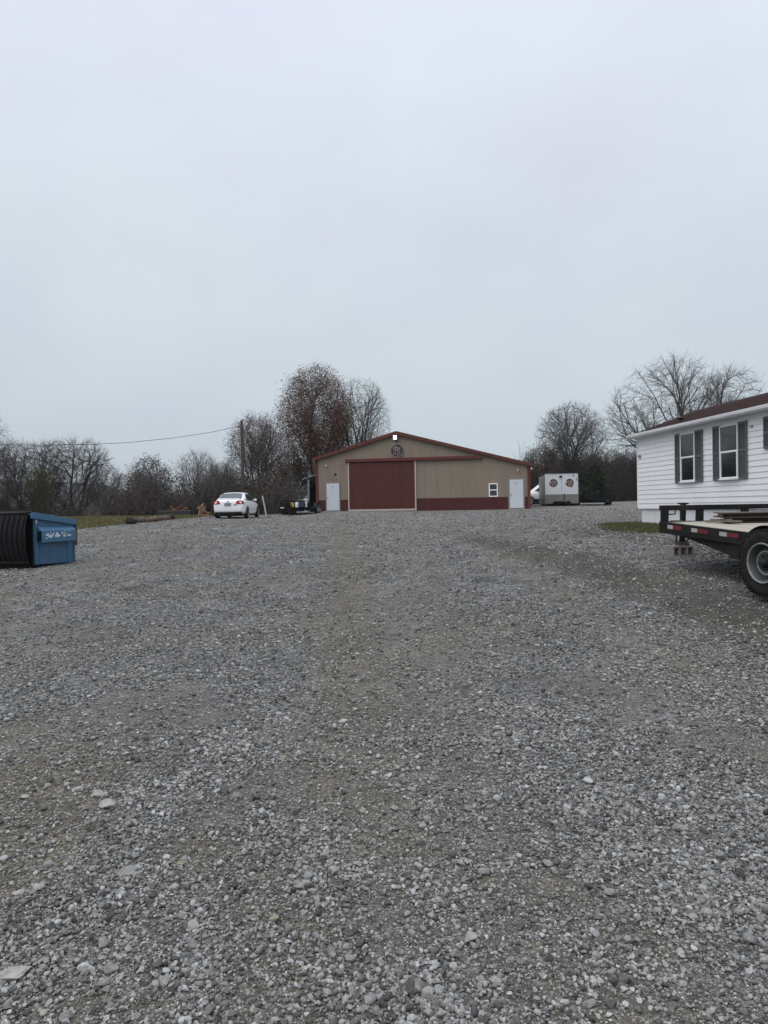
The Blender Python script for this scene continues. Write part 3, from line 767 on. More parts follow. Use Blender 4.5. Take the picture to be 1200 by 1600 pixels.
hwindow(xs + .33, xs + 1.1, zs + .03, wt); shutter(xs + 1.11, xs + 1.43, zs, wt + .02).build('shutter', M_shutter, house)
x_, z_ = hp_(1001, 713.2)
MB().box(x_ - .03, x_ + .05, -.08, -.02, z_ - .05, z_ + .04).build('wall_lamp', M_grey, house, bevel=.008)
x_, z_ = hp_(1176, 666.2); MB().box(x_ - .03, x_ + .03, -.05, -.02, z_ - .02, z_ + .02).build('wall_hook', M_grey, house)

# ------------------------------------------------------------------ wheels
M_tyre = mat('tyre_rubber', (.015, .014, .013), .9, .3, 9, .3, 90, dirt=.75, dirtc=(.060, .053, .045), spec=.2)
M_tyref = mat('tyre_rubber_far', (.010, .010, .010), .85, .2, 8)
M_rimg = mat('grey_rim', (.075, .085, .085), .5, .25, 12, metal=.3, dirt=.7, dirtc=(.06, .056, .05))
M_rims = mat('silver_rim', (.42, .43, .44), .35, .1, 8, metal=.6)
M_flange = mat('worn_rim_flange', (.22, .22, .21), .5, .35, 18, metal=.2, dirt=.6, dirtc=(.12, .10, .08))
M_hub = mat('greasy_hub', (.010, .010, .010), .5, .3, 12)
def far_wheel(parent, x, y, z, r, w_, rim=M_rims, side=1):
    """side: +1 the rim faces +x"""
    t = MB().lathe([(-w_ / 2, r * .6), (-w_ / 2, r * .9), (-w_ * .38, r), (w_ * .38, r), (w_ / 2, r * .9), (w_ / 2, r * .6), (-w_ / 2, r * .6)], (x, y, z), 'x', 24)
    o = t.build('wheel', M_tyref, parent, smooth='auto')
    rm = MB()
    for s in (-1, 1):
        rm.lathe([(s * w_ * .47, r * .61), (s * w_ * .40, r * .55), (s * w_ * .2, r * .5), (s * w_ * .22, r * .2), (s * w_ * .34, r * .14), (s * w_ * .34, 0)], (x, y, z), 'x', 20)
        for k in range(5):
            a = 2 * math.pi * k / 5
            M = Matrix.Translation((x, y, z)) @ Matrix.Rotation(a, 4, 'X')
            rm.box(s * w_ * .3 - .012, s * w_ * .3 + .012, -.035, .035, .03, r * .56, M)
    rm.build('rim', rim, o)
    return o

# ------------------------------------------------------------------ flatbed trailer in the right foreground
TD = Vector((.21, -.978)).normalized()       # from the front of the deck towards the camera
TP = at(1030, 815, 10.5)
trz = math.atan2(TD.y, TD.x)
tr = empty('flatbed_trailer', TP, trz, 'black tandem flatbed trailer with worn plank deck, headboard rail and red and white reflectors', 'trailer')
tilt = math.atan(.057)
tr.rotation_euler = (0, tilt, trz)
# local: x towards the camera along the side, y = to the right across the deck, z up
M_tblk = mat('black_trailer_paint', (.011, .010, .010), .55, .3, 6, .1, 40, dirt=.7, dirtc=(.038, .031, .024), spec=.2)
M_tfr = mat('muddy_black_frame', (.018, .015, .013), .75, .3, 5, .15, 40, dirt=.7, dirtc=(.045, .036, .027), spec=.2)
M_deck = mat('weathered_planks', (.34, .315, .255), .85, .30, 5, .35, 30, dirt=.75, dirtc=(.17, .145, .11), stretch=(1.0, 9, 1))
M_refr = mat('red_reflector', (.13, .010, .012), .6, .15, 20, dirt=.4, dirtc=(.1, .03, .03))
M_refw = mat('white_reflector', (.36, .35, .32), .5, .12, 20, dirt=.3, dirtc=(.25, .23, .2))
DW, DL = 2.10, 6.2
pl = MB(); y = .055
k = 0
while y < DW - .05:
    w_ = .148
    pl.box(.05, DL, y, min(y + w_, DW - .05), -.045, -.004 - (k % 3) * .0015); y += w_ + .006; k += 1
pl.build('deck_planks', M_deck, tr, bevel=.003)
sr_ = MB()
sr_.box(0, DL, 0, .05, -.165, 0.004); sr_.box(0, DL, DW - .05, DW, -.165, .004); sr_.box(-.0, .05, .051, DW - .051, -.165, .004)
sr_.build('side_rail', M_tblk, tr, bevel=.006)
fb = MB()
fb.prism([(.42, -.166), (1.52, -.335), (DL - .3, -.40), (DL, -.166)], 'y', .05, .13)
fb.prism([(.45, -.166), (1.15, -.36), (DL - .3, -.40), (DL, -.166)], 'y', DW - .36, DW - .28)
for x in np.arange(.5, DL, .6): fb.box(x, x + .05, .36, DW - .36, -.16, -.06)
fb.box(1.50, 2.2, .03, .049, -.36, -.166)
fb.build('main_frame', M_tfr, tr)
# tongue and coupler ahead of the deck
tg = MB()
for s in (-1, 1):
    tg.prism([(.4, DW / 2 + s * .55), (.4, DW / 2 + s * .47), (-1.05, DW / 2 + s * .03), (-1.05, DW / 2 + s * .11)], 'z', -.30, -.17)
tg.box(-1.35, -1.0, DW / 2 - .06, DW / 2 + .06, -.28, -.16)
tg.build('tongue', M_tblk, tr)
jk = MB(); JX, JY = -.90, DW / 2 - .02
jk.box(JX - .035, JX + .035, JY - .035, JY + .035, -.42, .20)
jk.box(JX - .045, JX + .045, JY - .075, JY + .075, .20, .225)
jk.build('jack', M_tblk, tr, bevel=.004)
MB().tube([(JX, JY - .03, .15), (JX - .0, JY - .14, .15), (JX, JY - .145, .04), (JX, JY - .30, .035)], .012, 8).build('crank_handle', M_black, tr)
MB().box(JX - .08, JX + .08, JY - .08, JY + .08, -.44, -.42).build('jack_foot', M_tfr, tr)
MB().tube([(JX + .1, JY - .15, -.20), (JX + .08, JY - .17, -.33), (JX + .04, JY - .13, -.43), (JX + .02, JY - .02, -.46), (JX, JY + .1, -.40), (JX, JY + .18, -.25)], .014, 6).build('safety_chain', M_tfr, tr)
# headboard: rail on posts
rl = MB().box(0.0, .05, -.01, DW + .01, .168, .243); rl.build('head_rail', M_tblk, tr, bevel=.005)
for yv in (.07, .66, 1.44, 2.03):
    MB().box(.004, .048, yv - .055, yv + .055, .003, .167).build('rail_post', M_tblk, tr)
# outer reflectors on the near side rail
for x in (.40, 1.08, 1.62):
    pass
def tsi(px):   # distance along the near side of the deck for a pixel column
    o = (TP.x, TP.y); return plane_local(px, 840, o, (TD.x, TD.y))[0]
for a, b, c in ((1044, 1052.3, 1066), (1081, 1090.3, 1107), (1125, 1136.5, 1155)):
    xa, xb, xc = tsi(a), tsi(b), tsi(c)
    g = MB().box(xa, xb, -.006, -.001, -.085, -.032).build('reflector', M_refw, tr)
    MB().box(xb + .002, xc, -.006, -.001, -.085, -.032).build('red_strip', M_refr, g)
# stake pockets
sp_ = MB()
for x in np.arange(tsi(1072), 3.2, tsi(1116) - tsi(1072)): MB().box(x, x + .10, -.004, 0, -.11, -.01).build('stake_pocket', M_tfr, tr)
# wheel: solve centre position along the side, tyre stands outside the deck
WR = .39; off = .21
no_ = (TP.x + (TD.y) * off, TP.y - TD.x * off)
wx = plane_local(1203.5, 879.5, no_, (TD.x, TD.y))
WXl = wx[0]; WZabs = wx[1]
wc = tr.matrix_basis.inverted() @ Vector((no_[0] + TD.x * WXl, no_[1] + TD.y * WXl, WZabs - .0))
print('trailer wheel local', wc, 'abs z', WZabs, 'ground', G(no_[0] + TD.x * WXl, no_[1] + TD.y * WXl))
def big_wheel(cx, cy, cz, s, name='wheel'):
    # y axis is the axle; s = -1 outer face towards -y
    pr = []
    W2 = .115
    for a, r in ((-W2 * .8, .228), (-W2, .25), (-W2 * 1.04, .31), (-W2 * 1.0, .345), (-W2 * .86, .372), (-W2 * .7, .384), (-.055, .389), (-.052, .379), (-.044, .379), (-.041, .390), (-.006, .391), (-.004, .379), (.004, .379), (.006, .391), (.041, .390), (.044, .379), (.052, .379), (.055, .389), (W2 * .7, .384), (W2 * .86, .372), (W2, .345), (W2 * 1.04, .31), (W2, .25), (W2 * .8, .228)):
        pr.append((a, r))
    ty = MB().lathe(pr, (cx, cy, cz), 'y', 72)
    for k in range(60):          # shoulder lugs
        M = Matrix.Translation((cx, cy, cz)) @ Matrix.Rotation(2 * math.pi * k / 60, 4, 'Y')
        for sg in (-1, 1): ty.box(-.008, .008, sg * .097 - .02, sg * .097 + .02, .372, .391, M)
    t = ty.build(name, M_tyre, tr, smooth='auto')
    rm = MB().lathe([(s * .105, .230), (s * .116, .234), (s * .112, .220), (s * .085, .206), (s * .045, .198), (s * .02, .188), (s * .018, .160), (s * .05, .150), (s * .062, .135), (s * .050, .118), (s * .048, .06), (s * .055, .055)], (cx, cy, cz), 'y', 48)
    rm.lathe([(-s * .10, .231), (-s * .05, .20), (-s * .0, .19), (s * .0, .05)], (cx, cy, cz), 'y', 32)
    r = rm.build('rim', M_rimg, t, smooth='auto')
    MB().lathe([(s * .110, .214), (s * .120, .221), (s * .122, .232), (s * .112, .236)], (cx, cy, cz), 'y', 48).build('rim_flange', M_flange, r, smooth=True)
    MB().lathe([(s * .060, .122), (s * .068, .130), (s * .062, .142)], (cx, cy, cz), 'y', 48).build('rim_ridge', M_flange, r, smooth=True)
    hl = MB()
    for k in range(8):
        a = 2 * math.pi * k / 8
        hl.lathe([(s * .049, .0), (s * .053, .013), (s * .049, .018)], (cx + .092 * math.cos(a), cy, cz + .092 * math.sin(a)), 'y', 8)
        hl.lathe([(s * .048, .010), (s * .075, .010), (s * .076, 0)], (cx + .085 * math.cos(a + .39), cy, cz + .085 * math.sin(a + .39)), 'y', 6)
    hl.build('lug_nuts', M_hub, r)
    MB().lathe([(s * .03, .062), (s * .10, .058), (s * .13, .045), (s * .135, .0)], (cx, cy, cz), 'y', 24).build('hub', M_hub, r, smooth='auto')
    return t
big_wheel(wc.x, wc.y, wc.z, -1); big_wheel(wc.x + .88, wc.y, wc.z, -1)
big_wheel(wc.x, DW + off, wc.z, 1); big_wheel(wc.x + .88, DW + off, wc.z, 1)
MB().cyl((wc.x, -.1, wc.z), (wc.x, DW + .1, wc.z), .04).cyl((wc.x + .88, -.1, wc.z), (wc.x + .88, DW + .1, wc.z), .04).build('axle', M_tfr, tr)
def fender(y0, y1):
    fm = MB(); pts = []
    rr = .425
    for t in range(180, 89, -6): pts.append((wc.x + rr * math.cos(R(t)), wc.z + rr * math.sin(R(t))))
    for t in range(90, -1, -6): pts.append((wc.x + .88 + rr * math.cos(R(t)), wc.z + rr * math.sin(R(t))))
    for (xa, za), (xb, zb) in zip(pts[:-1], pts[1:]):
        if math.hypot(xb - xa, zb - za) < 1e-4: continue
        d = Vector((xb - xa, 0, zb - za)).normalized(); nrm = Vector((-d.z, 0, d.x))
        q = [Vector((xa, 0, za)), Vector((xb, 0, zb)), Vector((xb, 0, zb)) + nrm * .006, Vector((xa, 0, za)) + nrm * .006]
        fm.add([(v.x, y0, v.z) for v in q] + [(v.x, y1, v.z) for v in q], [(0, 1, 2, 3), (7, 6, 5, 4), (0, 4, 5, 1), (1, 5, 6, 2), (2, 6, 7, 3), (3, 7, 4, 0)])
    return fm.build('fender', M_tblk, tr)
fender(-off - .07, -.004); fender(DW + .004, DW + off + .07)
# two dark steel channels lying across the deck
def deckp(x, y, z):
    return tr.matrix_basis @ Vector((x, y, z))
for k, (x, y0, y1, z0, zz, nm, lb, mm) in enumerate((
        (.42, .78, 3.2, 0.002, .076, 'steel_beam', 'dark rusty steel beam lying on the plank deck of the trailer', mat('rusty_dark_steel', (.045, .027, .022), .8, .4, 8, .2, 30)),
        (.44, .66, 3.3, .078, .150, 'steel_beam', 'brown steel beam stacked on top of the lower beam on the trailer', mat('brown_steel', (.060, .040, .034), .75, .35, 7, .2, 30)))):
    e_ = empty(nm, deckp(x, y0, z0), trz, lb, 'beam', 'steel beams on the trailer'); e_.rotation_euler = (0, tilt, trz)
    L_ = y1 - y0; hh_ = zz
    MB().box(-.10, .10, 0, L_, 0, .012).box(-.10, .10, 0, L_, (zz - z0) - .012, zz - z0).box(-.012, .012, 0, L_, .012, (zz - z0) - .012).box(-.10, -.09, 0, L_, .012, .02).build('web', mm, e_)
    MB().box(.02, .095, .0 - .004, .0, .012, (zz - z0) - .012).build('end_plate', mm, e_)
pb = empty('board_scrap', deckp(.30, .55, .0), trz + .5, 'splintered grey board poking out beside the steel beams', 'board')
MB().box(0, .5, 0, .07, .005, .03).box(.06, .35, .03, .11, .031, .05).build('plank', mat('grey_board', (.14, .12, .10), .9, .3, 9, .3, 40), pb)
tag(MB().box(0, .16, 0, .08, .0, .02).build('wood_scrap', mat('dark_scrap', (.05, .045, .04), .9, .3, 9)), 'small dark wood scrap at the front left corner of the trailer deck', 'scrap').matrix_basis = Matrix.Translation(deckp(.12, .1, .004)) @ Matrix.Rotation(trz + .9, 4, 'Z')

# cinder block under the jack
cb_p = at(1068.5, 862, 11.45); M_cb = mat('concrete_block', (.22, .205, .185), .95, .15, 14, .5, 80, dirt=.2)
cbz = G(cb_p.x, cb_p.y)
cb = MB()
L2, H2, D2 = .20, .19, .195
cb.box(-L2, L2, 0, D2, 0, .032); cb.box(-L2, L2, 0, D2, H2 - .032, H2)
for xx in (-L2, -.085, .055, L2 - .03): cb.box(xx, xx + .03, 0, D2, .033, H2 - .033)
cbo = cb.build('cinder_block', M_cb, bevel=.003)
cbo.location = (cb_p.x, cb_p.y, cbz - .01); cbo.rotation_euler = (0, 0, R(14))
tag(cbo, 'grey concrete block with three holes propping up the trailer jack', 'concrete block')
blk = MB().box(-.09, .09, .02, .17, 0, max(.05, deckp(JX, JY, -.44).z - cbz - .18)).build('wood_shim', mat('shim', (.07, .05, .035), .9, .3, 10))
blk.location = (cb_p.x + .01, cb_p.y, cbz + .181); tag(blk, 'dark wood shim wedged between the concrete block and the jack foot', 'shim')

# ------------------------------------------------------------------ dumpster
DP = at(54.5, 886, 16.6); de = at(117, 881, 17.9)
dd = Vector((de.x - DP.x, de.y - DP.y)); DLn = dd.length; dd.normalize()
drz = math.atan2(dd.y, dd.x)
dg = min(G(DP.x, DP.y), G(de.x, de.y))
dm = empty('dumpster', (DP.x, DP.y, DP.z - .05), drz, 'blue steel dumpster with black ribbed plastic lid and worn white lettering', 'dumpster')
print('dumpster ground', DP.z, G(DP.x, DP.y), G(de.x, de.y), 'len', DLn)
# local x: along the blue side away from the camera; local y: to the left (width)
M_blue = mat('blue_dumpster_paint', (.034, .105, .185), .5, .12, 2.5, .08, 20, dirt=.75, dirtc=(.022, .055, .10), stretch=(2.2, 2.2, .5))
M_blue2 = mat('blue_lip_paint', (.045, .130, .225), .45, .12, 3, dirt=.3, dirtc=(.02, .05, .1))
M_lid = mat('black_lid', (.009, .009, .010), .5, .2, 5, spec=.15)
M_wtext = mat('worn_white_paint', (.55, .60, .66), .6, .2, 30, dirt=.5, dirtc=(.12, .22, .34))
zf, zb_ = 1.30, 1.11          # top heights at the near end and the far end
DWd = 1.85
body = MB()
body.prism([(.0, .10), (DLn, .06), (DLn, zb_), (-.03, zf)], 'y', 0, DWd)
body.build('bin_body', M_blue, dm, bevel=.012)
MB().box(-.050, -.034, .0, DWd, .09, zf - .01).build('front_panel', M_black, dm)  # added black sheet painting the shade on the bin's near face
lip = MB()
lip.prism([(-.12, zf - .10), (DLn + .01, zb_ - .10), (DLn + .01, zb_ + .02), (-.12, zf + .03)], 'y', -.06, .0)
lip.prism([(-.12, zf + .031), (DLn + .01, zb_ + .021), (DLn + .01, zb_ + .04), (-.12, zf + .05)], 'y', -.06, .10)
lip.build('top_lip', M_blue2, dm, bevel=.008)
# ribs and corner of the side
for a_, b_, c_, z_a, z_b in ((.0, .05, -.02, .12, zf - .12), (DLn - .05, DLn, -.02, .08, zb_ - .12), (.16, .18, -.012, .12, .62), (.80 * DLn, .80 * DLn + .02, -.012, .10, .58)):
    MB().box(a_, b_, c_, -.001, z_a, z_b).build('side_rib', M_blue, dm)
#DLn - .05, DLn, -.02, -.001, .08, zb_ - .12)
# fork pocket: box with sloping upper flange
fp = MB(); p0, p1 = .10, DLn - .10
zt_, zl_ = .93, .62
fp.prism([(-.001, zt_ + .06), (-.13, zt_ - .03), (-.13, zl_), (-.001, zl_)], 'x', p0, p1)
po = fp.build('fork_pocket', M_blue2, dm, bevel=.006)
MB().box(p0 - .004, p0 - .001, -.12, -.01, zl_ + .02, zt_ - .04).build('pocket_shade', M_black, po)  # black plate on the solid pocket paints the shade of its hollow
# lettering: a winged mark, a peak and worn letters
tx = MB(); yv = -.1305; th = .003
def poly(pts): tx.prism(pts, 'y', yv - th, yv)
def lx_(u): return p0 + .10 + u * (p1 - p0 - .26)
def lz_(v): return zl_ + .08 + v * .17
def pw(pts): poly([(lx_(a), lz_(b)) for a, b in pts])
pw([(.0, .45), (.06, .62), (.03, .75), (.12, .80), (.16, .66), (.09, .42)])
pw([(.03, .0), (.10, .10), (.07, .2), (.0, .12)])
pw([(.10, .25), (.22, .12), (.28, .3), (.30, .75), (.22, .5), (.14, .55)])
pw([(.17, .62), (.24, .85), (.20, .9)])
pw([(.285, .3), (.33, .75), (.345, .95), (.30, .8)])
pw([(.37, .2), (.36, .5), (.45, .95), (.50, .6), (.60, .42), (.52, .22)])
pw([(.60, .75), (.66, .62), (.67, .82), (.62, 1.0)])
pw([(.68, .25), (.72, .15), (.79, .22), (.79, .34), (.73, .33), (.73, .62), (.78, .6), (.78, .72), (.69, .72)])
pw([(.81, .3), (.85, .3), (.87, .55), (.85, .6)])
pw([(.88, .22), (.97, .22), (.985, .5), (.94, .42), (.91, .56), (.88, .5)])
pw([(.70, .98), (.76, .98), (.76, 1.08), (.70, 1.08)]); pw([(.80, 1.0), (.84, 1.0), (.84, 1.07), (.80, 1.07)]); pw([(.89, .98), (.97, .98), (.97, 1.07), (.89, 1.07)])
tx.build('lettering', M_wtext, po)
# lids hanging over the near face: curved panels with ribs
npz = 12
def lidc(t):   # t 0 top .. 1 bottom -> offset forward (-x) and height
    return (-.10 - .16 * math.sin(math.pi * (t * .8 + .1)), zf + .06 - t * 1.25)
for half in (0, 1):
    y0, y1 = .03 + half * (DWd / 2), DWd / 2 - .02 + half * (DWd / 2)
    lid = MB(); prof_ = [lidc(i / npz) for i in range(npz + 1)]
    lid.prism([(a_, b_) for a_, b_ in prof_] + [(a_ + .012, b_) for a_, b_ in prof_[::-1]], 'y', y0, y1)
    lo = lid.build('lid', M_lid, dm)
    rbm = MB()
    for k in range(6):
        yy = y0 + .07 + k * (y1 - y0 - .14) / 5
        rbm.tube([(lidc(i / 16)[0] - .006, yy + .05 * math.sin(math.pi * (i / 16)) - .02, lidc(i / 16)[1]) for i in range(1, 16)], [.012] + [.026] * 13 + [.012], 8)
    rbm.tube([(lidc(.96)[0] - .01, y0, lidc(.96)[1]), (lidc(.96)[0] - .01, y1, lidc(.96)[1])], .022, 8)
    rbm.tube([(lidc(.03)[0] - .01, y0, lidc(.03)[1]), (lidc(.03)[0] - .01, y1, lidc(.03)[1])], .03, 8)
    rbm.build('lid_ribs', M_lid, lo, smooth=True)
MB().tube([(-.10, -.05, zf + .05), (-.10, DWd + .05, zf + .05)], .025, 10).build('hinge_rod', M_tblk, dm)
MB().box(.02, .16, .0, DWd, -.02, .099).build('skid', M_black, dm)
MB().box(DLn - .2, DLn - .06, 0, DWd, -.03, .06).build('skid', M_black, dm)
MB().box(DLn + .002, DLn + .05, -.05, .05, zb_ - .62, zb_ + .03).box(DLn - .02, DLn + .05, -.06, .2, zb_ + .041, zb_ + .07).build('far_post', mat('rust', (.10, .055, .035), .8, .4, 10), dm)
MB().box(DLn - .5, DLn + .04, .35, .5, zb_ + .05, zb_ + .11).build('board_on_top', mat('pale_board', (.24, .22, .19), .85, .2, 8), dm)
MB().box(-.02, .03, -.065, -.061, zf - .22, zf - .14).build('bracket', M_refw, dm)

# ------------------------------------------------------------------ vehicles
M_carw = mat('white_car_paint', (.80, .80, .80), .22, .02, 2, coat=.4)
M_cglass = mat('car_glass', (.03, .04, .045), .05, .05, 2, spec=.9)
M_red = mat('tail_light_red', (.30, .012, .018), .25, .2, 9)
def loft(mb, stations):
    """stations: list of (y, [(x, z), ...]) half sections from bottom centre to top centre"""
    o = len(mb.v); k = len(stations[0][1])
    full = []
    for y, sec in stations:
        pts = [(x, y, z) for x, z in sec] + [(-x, y, z) for x, z in sec[-2:0:-1]]
        full.append(pts)
    n = len(full[0])
    for pts in full: mb.v.extend(pts)
    for i in range(len(full) - 1):
        for j in range(n):
            a = o + i * n + j; b = o + i * n + (j + 1) % n
            mb.f.append([a, b, b + n, a + n])
    mb.f.append([o + j for j in range(n)]); mb.f.append([o + (len(full) - 1) * n + j for j in range(n)][::-1])
    return mb
cpR = at(381.5, 810, 38.0)
cz = G(cpR.x - .9, 39.5)
car = empty('parked_car', (cpR.x - .86, 38.0, cz - .01), R(-1.5), 'white four-door sedan parked with its rear to the viewer beside the brush', 'car')
car.rotation_euler = (R(.4), 0, R(-1.5))
b_ = MB()
def csec(w, zb, zm, zs, zt, wt=.86):
    return [(0, zb), (w * .88, zb), (w * .97, zb + .06), (w, zm), (w * .975, zs), (w * wt, zt), (w * .5, zt + .025), (0, zt + .035)]
loft(b_, [(0.0, csec(.66, .44, .62, .80, .88)), (.05, csec(.78, .34, .62, .84, .97)), (.18, csec(.84, .26, .64, .88, 1.03)), (.55, csec(.875, .2, .66, .92, 1.05)), (1.0, csec(.88, .19, .66, .93, 1.02)),
          (2.2, csec(.88, .18, .62, .88, .96)), (3.2, csec(.88, .18, .60, .84, .94)), (3.8, csec(.86, .20, .56, .76, .86)), (4.25, csec(.80, .24, .52, .66, .74)), (4.45, csec(.66, .30, .48, .58, .62)), (4.5, csec(.5, .36, .46, .52, .55))])
cb_ = b_.build('body', M_carw, car, smooth=True)
md = cb_.modifiers.new('ss', 'SUBSURF'); md.levels = 2; md.render_levels = 2
cn = MB()
def rsec(wb, wr, zb, zr): return [(0, zb), (wb, zb), ((wb + wr) / 2 + .01, (zb + zr) / 2), (wr, zr - .03), (wr * .85, zr + .0), (wr * .4, zr + .02), (0, zr + .025)]
loft(cn, [(.42, rsec(.66, .64, .98, 1.03)), (.60, rsec(.75, .66, .96, 1.10)), (1.05, rsec(.80, .62, .92, 1.34)), (1.4, rsec(.81, .60, .90, 1.41)), (2.0, rsec(.82, .60, .90, 1.425)), (2.5, rsec(.82, .59, .88, 1.38)), (3.0, rsec(.81, .64, .86, 1.16)), (3.45, rsec(.76, .70, .84, .93))])
cn.build('cabin', M_carw, car, smooth=True)
# glass: rear window, sides, windshield, each standing just proud
gv = []; gf = []
for k, (y, wr, zr) in enumerate(((.53, .655, 1.062), (.72, .66, 1.165), (1.02, .625, 1.328), (1.12, .615, 1.352))):
    for fx2, dz in ((-.90, -.004), (-.85, .0), (-.4, .02), (0, .025), (.4, .02), (.85, .0), (.90, -.004)): gv.append((fx2 * wr, y - .012, zr + dz + .018))
for k in range(3):
    for j in range(6): gf.append((k * 7 + j, k * 7 + j + 1, k * 7 + j + 8, k * 7 + j + 7))
rwin = MB().add(gv, gf).build('rear_window', mat('rear_glass', (.035, .05, .055), .06, .1, 3, spec=.6), car, smooth=True)
rwin.modifiers.new('th', 'SOLIDIFY').thickness = .006
for s in (-1, 1):
    MB().add([(s * .80, .98, 1.0), (s * .835, 2.9, .97), (s * .66, 2.42, 1.34), (s * .645, 1.35, 1.345), (s * .76, .98, 1.0), (s * .79, 2.9, .97), (s * .60, 2.42, 1.34), (s * .60, 1.35, 1.345)], [(0, 1, 2, 3), (7, 6, 5, 4), (0, 4, 5, 1), (1, 5, 6, 2), (2, 6, 7, 3), (3, 7, 4, 0)]).build('side_window', M_cglass, car)
    MB().add([(s * .43, -.018, .80), (s * .70, .02, .76), (s * .855, .16, .80), (s * .80, .12, .955), (s * .66, .02, .985), (s * .47, .0, .965), (s * .43, .2, .80), (s * .70, .2, .76), (s * .84, .25, .80), (s * .79, .25, .95), (s * .66, .2, .98), (s * .47, .2, .96)], [(0, 1, 2, 3, 4, 5), (11, 10, 9, 8, 7, 6), (0, 6, 7, 1), (1, 7, 8, 2), (2, 8, 9, 3), (3, 9, 10, 4), (4, 10, 11, 5), (5, 11, 6, 0)]).build('tail_light', M_red, car)
    mo = MB().box(s * .86 - .02, s * 1.0, 2.62, 2.72, .96, 1.07) if s > 0 else MB().box(-1.0, -.84, 2.62, 2.72, .96, 1.07)
    mo.build('door_mirror', M_carw, car, bevel=.02)
    for y in (.88, 3.58):
        ar = MB(); ar.lathe([(s * .872, .0), (s * .884, .335), (s * .80, .345)], (0, y, .33), 'x', 28)
        ar.build('wheel_arch', M_black, car)
        far_wheel(car, s * .80, y, .315, .315, .20)
MB().add([(.80, 2.95, .99), (-.80, 2.95, .99), (-.60, 2.52, 1.39), (.60, 2.52, 1.39)], [(0, 1, 2, 3)]).prism([(3.30, .955), (3.33, .965), (2.56, 1.375), (2.53, 1.36)], 'x', -.62, .62).build('windshield', M_cglass, car)
MB().box(-.62, .62, .16, .30, 1.075, 1.10).box(-.62, -.58, .2, .27, 1.03, 1.075).box(.58, .62, .2, .27, 1.03, 1.075).build('spoiler', M_carw, car, bevel=.01)
MB().box(-.70, .70, .01, .2, .25, .36).build('bumper_shade', M_black, car, bevel=.02)
pt = MB().box(-.19, .16, -.03, .0, .70, .85).build('licence_plate', mat('plate_blue', (.13, .17, .24), .5, .2, 14), car)
gl = MB(); glyph_strokes(gl, -.17, .735, .31, .08, -.031, .002, 12, 6); gl.build('plate_characters', mat('plate_grey', (.30, .34, .40), .5, .1, 9), pt)
MB().box(-.045, -.02, -.02, .0, .90, .975).box(.02, .045, -.02, .0, .90, .975).box(-.02, .02, -.02, .0, .93, .945).build('emblem', M_grey, car)
MB().box(.30, .46, -.01, .02, .725, .775).build('bumper_sticker', mat('green_sticker', (.01, .13, .07), .5, .1, 9), car)
MB().box(-.86, .86, .30, 4.2, .14, .20).build('underbody', M_black, car)
MB().cyl((-.5, .02, .26), (-.5, .3, .26), .035).build('exhaust', M_steel, car)

# pickup behind the enclosed trailer
pk_p = at(829, 790, 62.5)
pz = G(pk_p.x + 1, 62.5)
pu = empty('pickup_truck', (14.9, 62.5, pz), R(90), 'white pickup truck showing its cab between barn and enclosed trailer', 'truck')
# local +y is forward (world -x)
b_ = MB()
loft(b_, [(-2.0, csec(.93, .55, .8, 1.05, 1.2)), (-1.9, csec(.98, .5, .8, 1.08, 1.22)), (1.2, csec(.98, .48, .8, 1.06, 1.20)), (1.7, csec(.98, .48, .8, 1.05, 1.18)), (2.9, csec(.96, .5, .8, 1.0, 1.12)), (3.1, csec(.90, .55, .75, .95, 1.0))])
b_.build('body', M_carw, pu, smooth='auto')
MB().prism([(-.6, 1.19), (1.85, 1.17), (1.05, 1.80), (.75, 1.86), (-.3, 1.86), (-.55, 1.75)], 'x', -.82, .82).build('cab', M_carw, pu, bevel=.04)
for s in (-1, 1):
    MB().prism([(.62, 1.25), (1.62, 1.23), (1.02, 1.72), (.62, 1.75)], 'x', s * .822, s * .834).build('side_window', M_cglass, pu)
    MB().prism([(-.4, 1.25), (.54, 1.25), (.54, 1.75), (-.35, 1.75)], 'x', s * .822, s * .834).build('side_window', M_cglass, pu)
    MB().box(*sorted((s * .84, s * 1.08)), 1.35, 1.45, 1.22, 1.42).build('door_mirror', M_black, pu)
    MB().box(*sorted((s * .981, s * .995)), .45, .62, 1.0, 1.03).build('door_handle', M_black, pu)
    for y in (-1.1, 2.1): far_wheel(pu, s * .86, y, .40, .40, .25)
MB().box(-.9, .9, -1.85, 2.9, .38, .50).build('underbody', M_black, pu)

# enclosed trailer
ep = at(877, 791, 55); M_encw = mat('white_sheet', (.52, .53, .55), .4, .05, 1.5, dirt=.25, dirtc=(.33, .31, .28)); M_encs = mat('taupe_stoneguard', (.155, .14, .125), .55, .12, 3, dirt=.3, dirtc=(.09, .08, .07))
eg = G(ep.x, 56)
el_ = plane_local(852.2, 760, (0, 55), (1, 0)); er_ = plane_local(902.4, 760, (0, 55), (1, 0))
ecx = (el_[0] + er_[0]) / 2; ew = (er_[0] - el_[0]) / 2 * 1.0
en = empty('enclosed_trailer', (ecx, 55, eg), R(-7.5), 'tall white box trailer with taupe lower panel and two round dark logos', 'trailer')
zt_e = plane_local(877, 740.6, (0, 55), (1, 0))[1] - eg; zm_e = plane_local(877, 772.3, (0, 55), (1, 0))[1] - eg; zb_e = plane_local(877, 786.6, (0, 55), (1, 0))[1] - eg
M_encside = mat('tan_side_sheet', (.20, .18, .155), .5, .1, 2, dirt=.3)
MB().box(-ew, ew, .012, 5.4, zb_e, zt_e - .03).build('box_body', M_encside, en, bevel=.03)
MB().box(-ew, ew, -.012, .01, zm_e, zt_e).build('front_panel', M_encw, en)
MB().box(-ew, ew, -.03, .01, zb_e, zm_e - .003).build('stone_guard', M_encs, en)
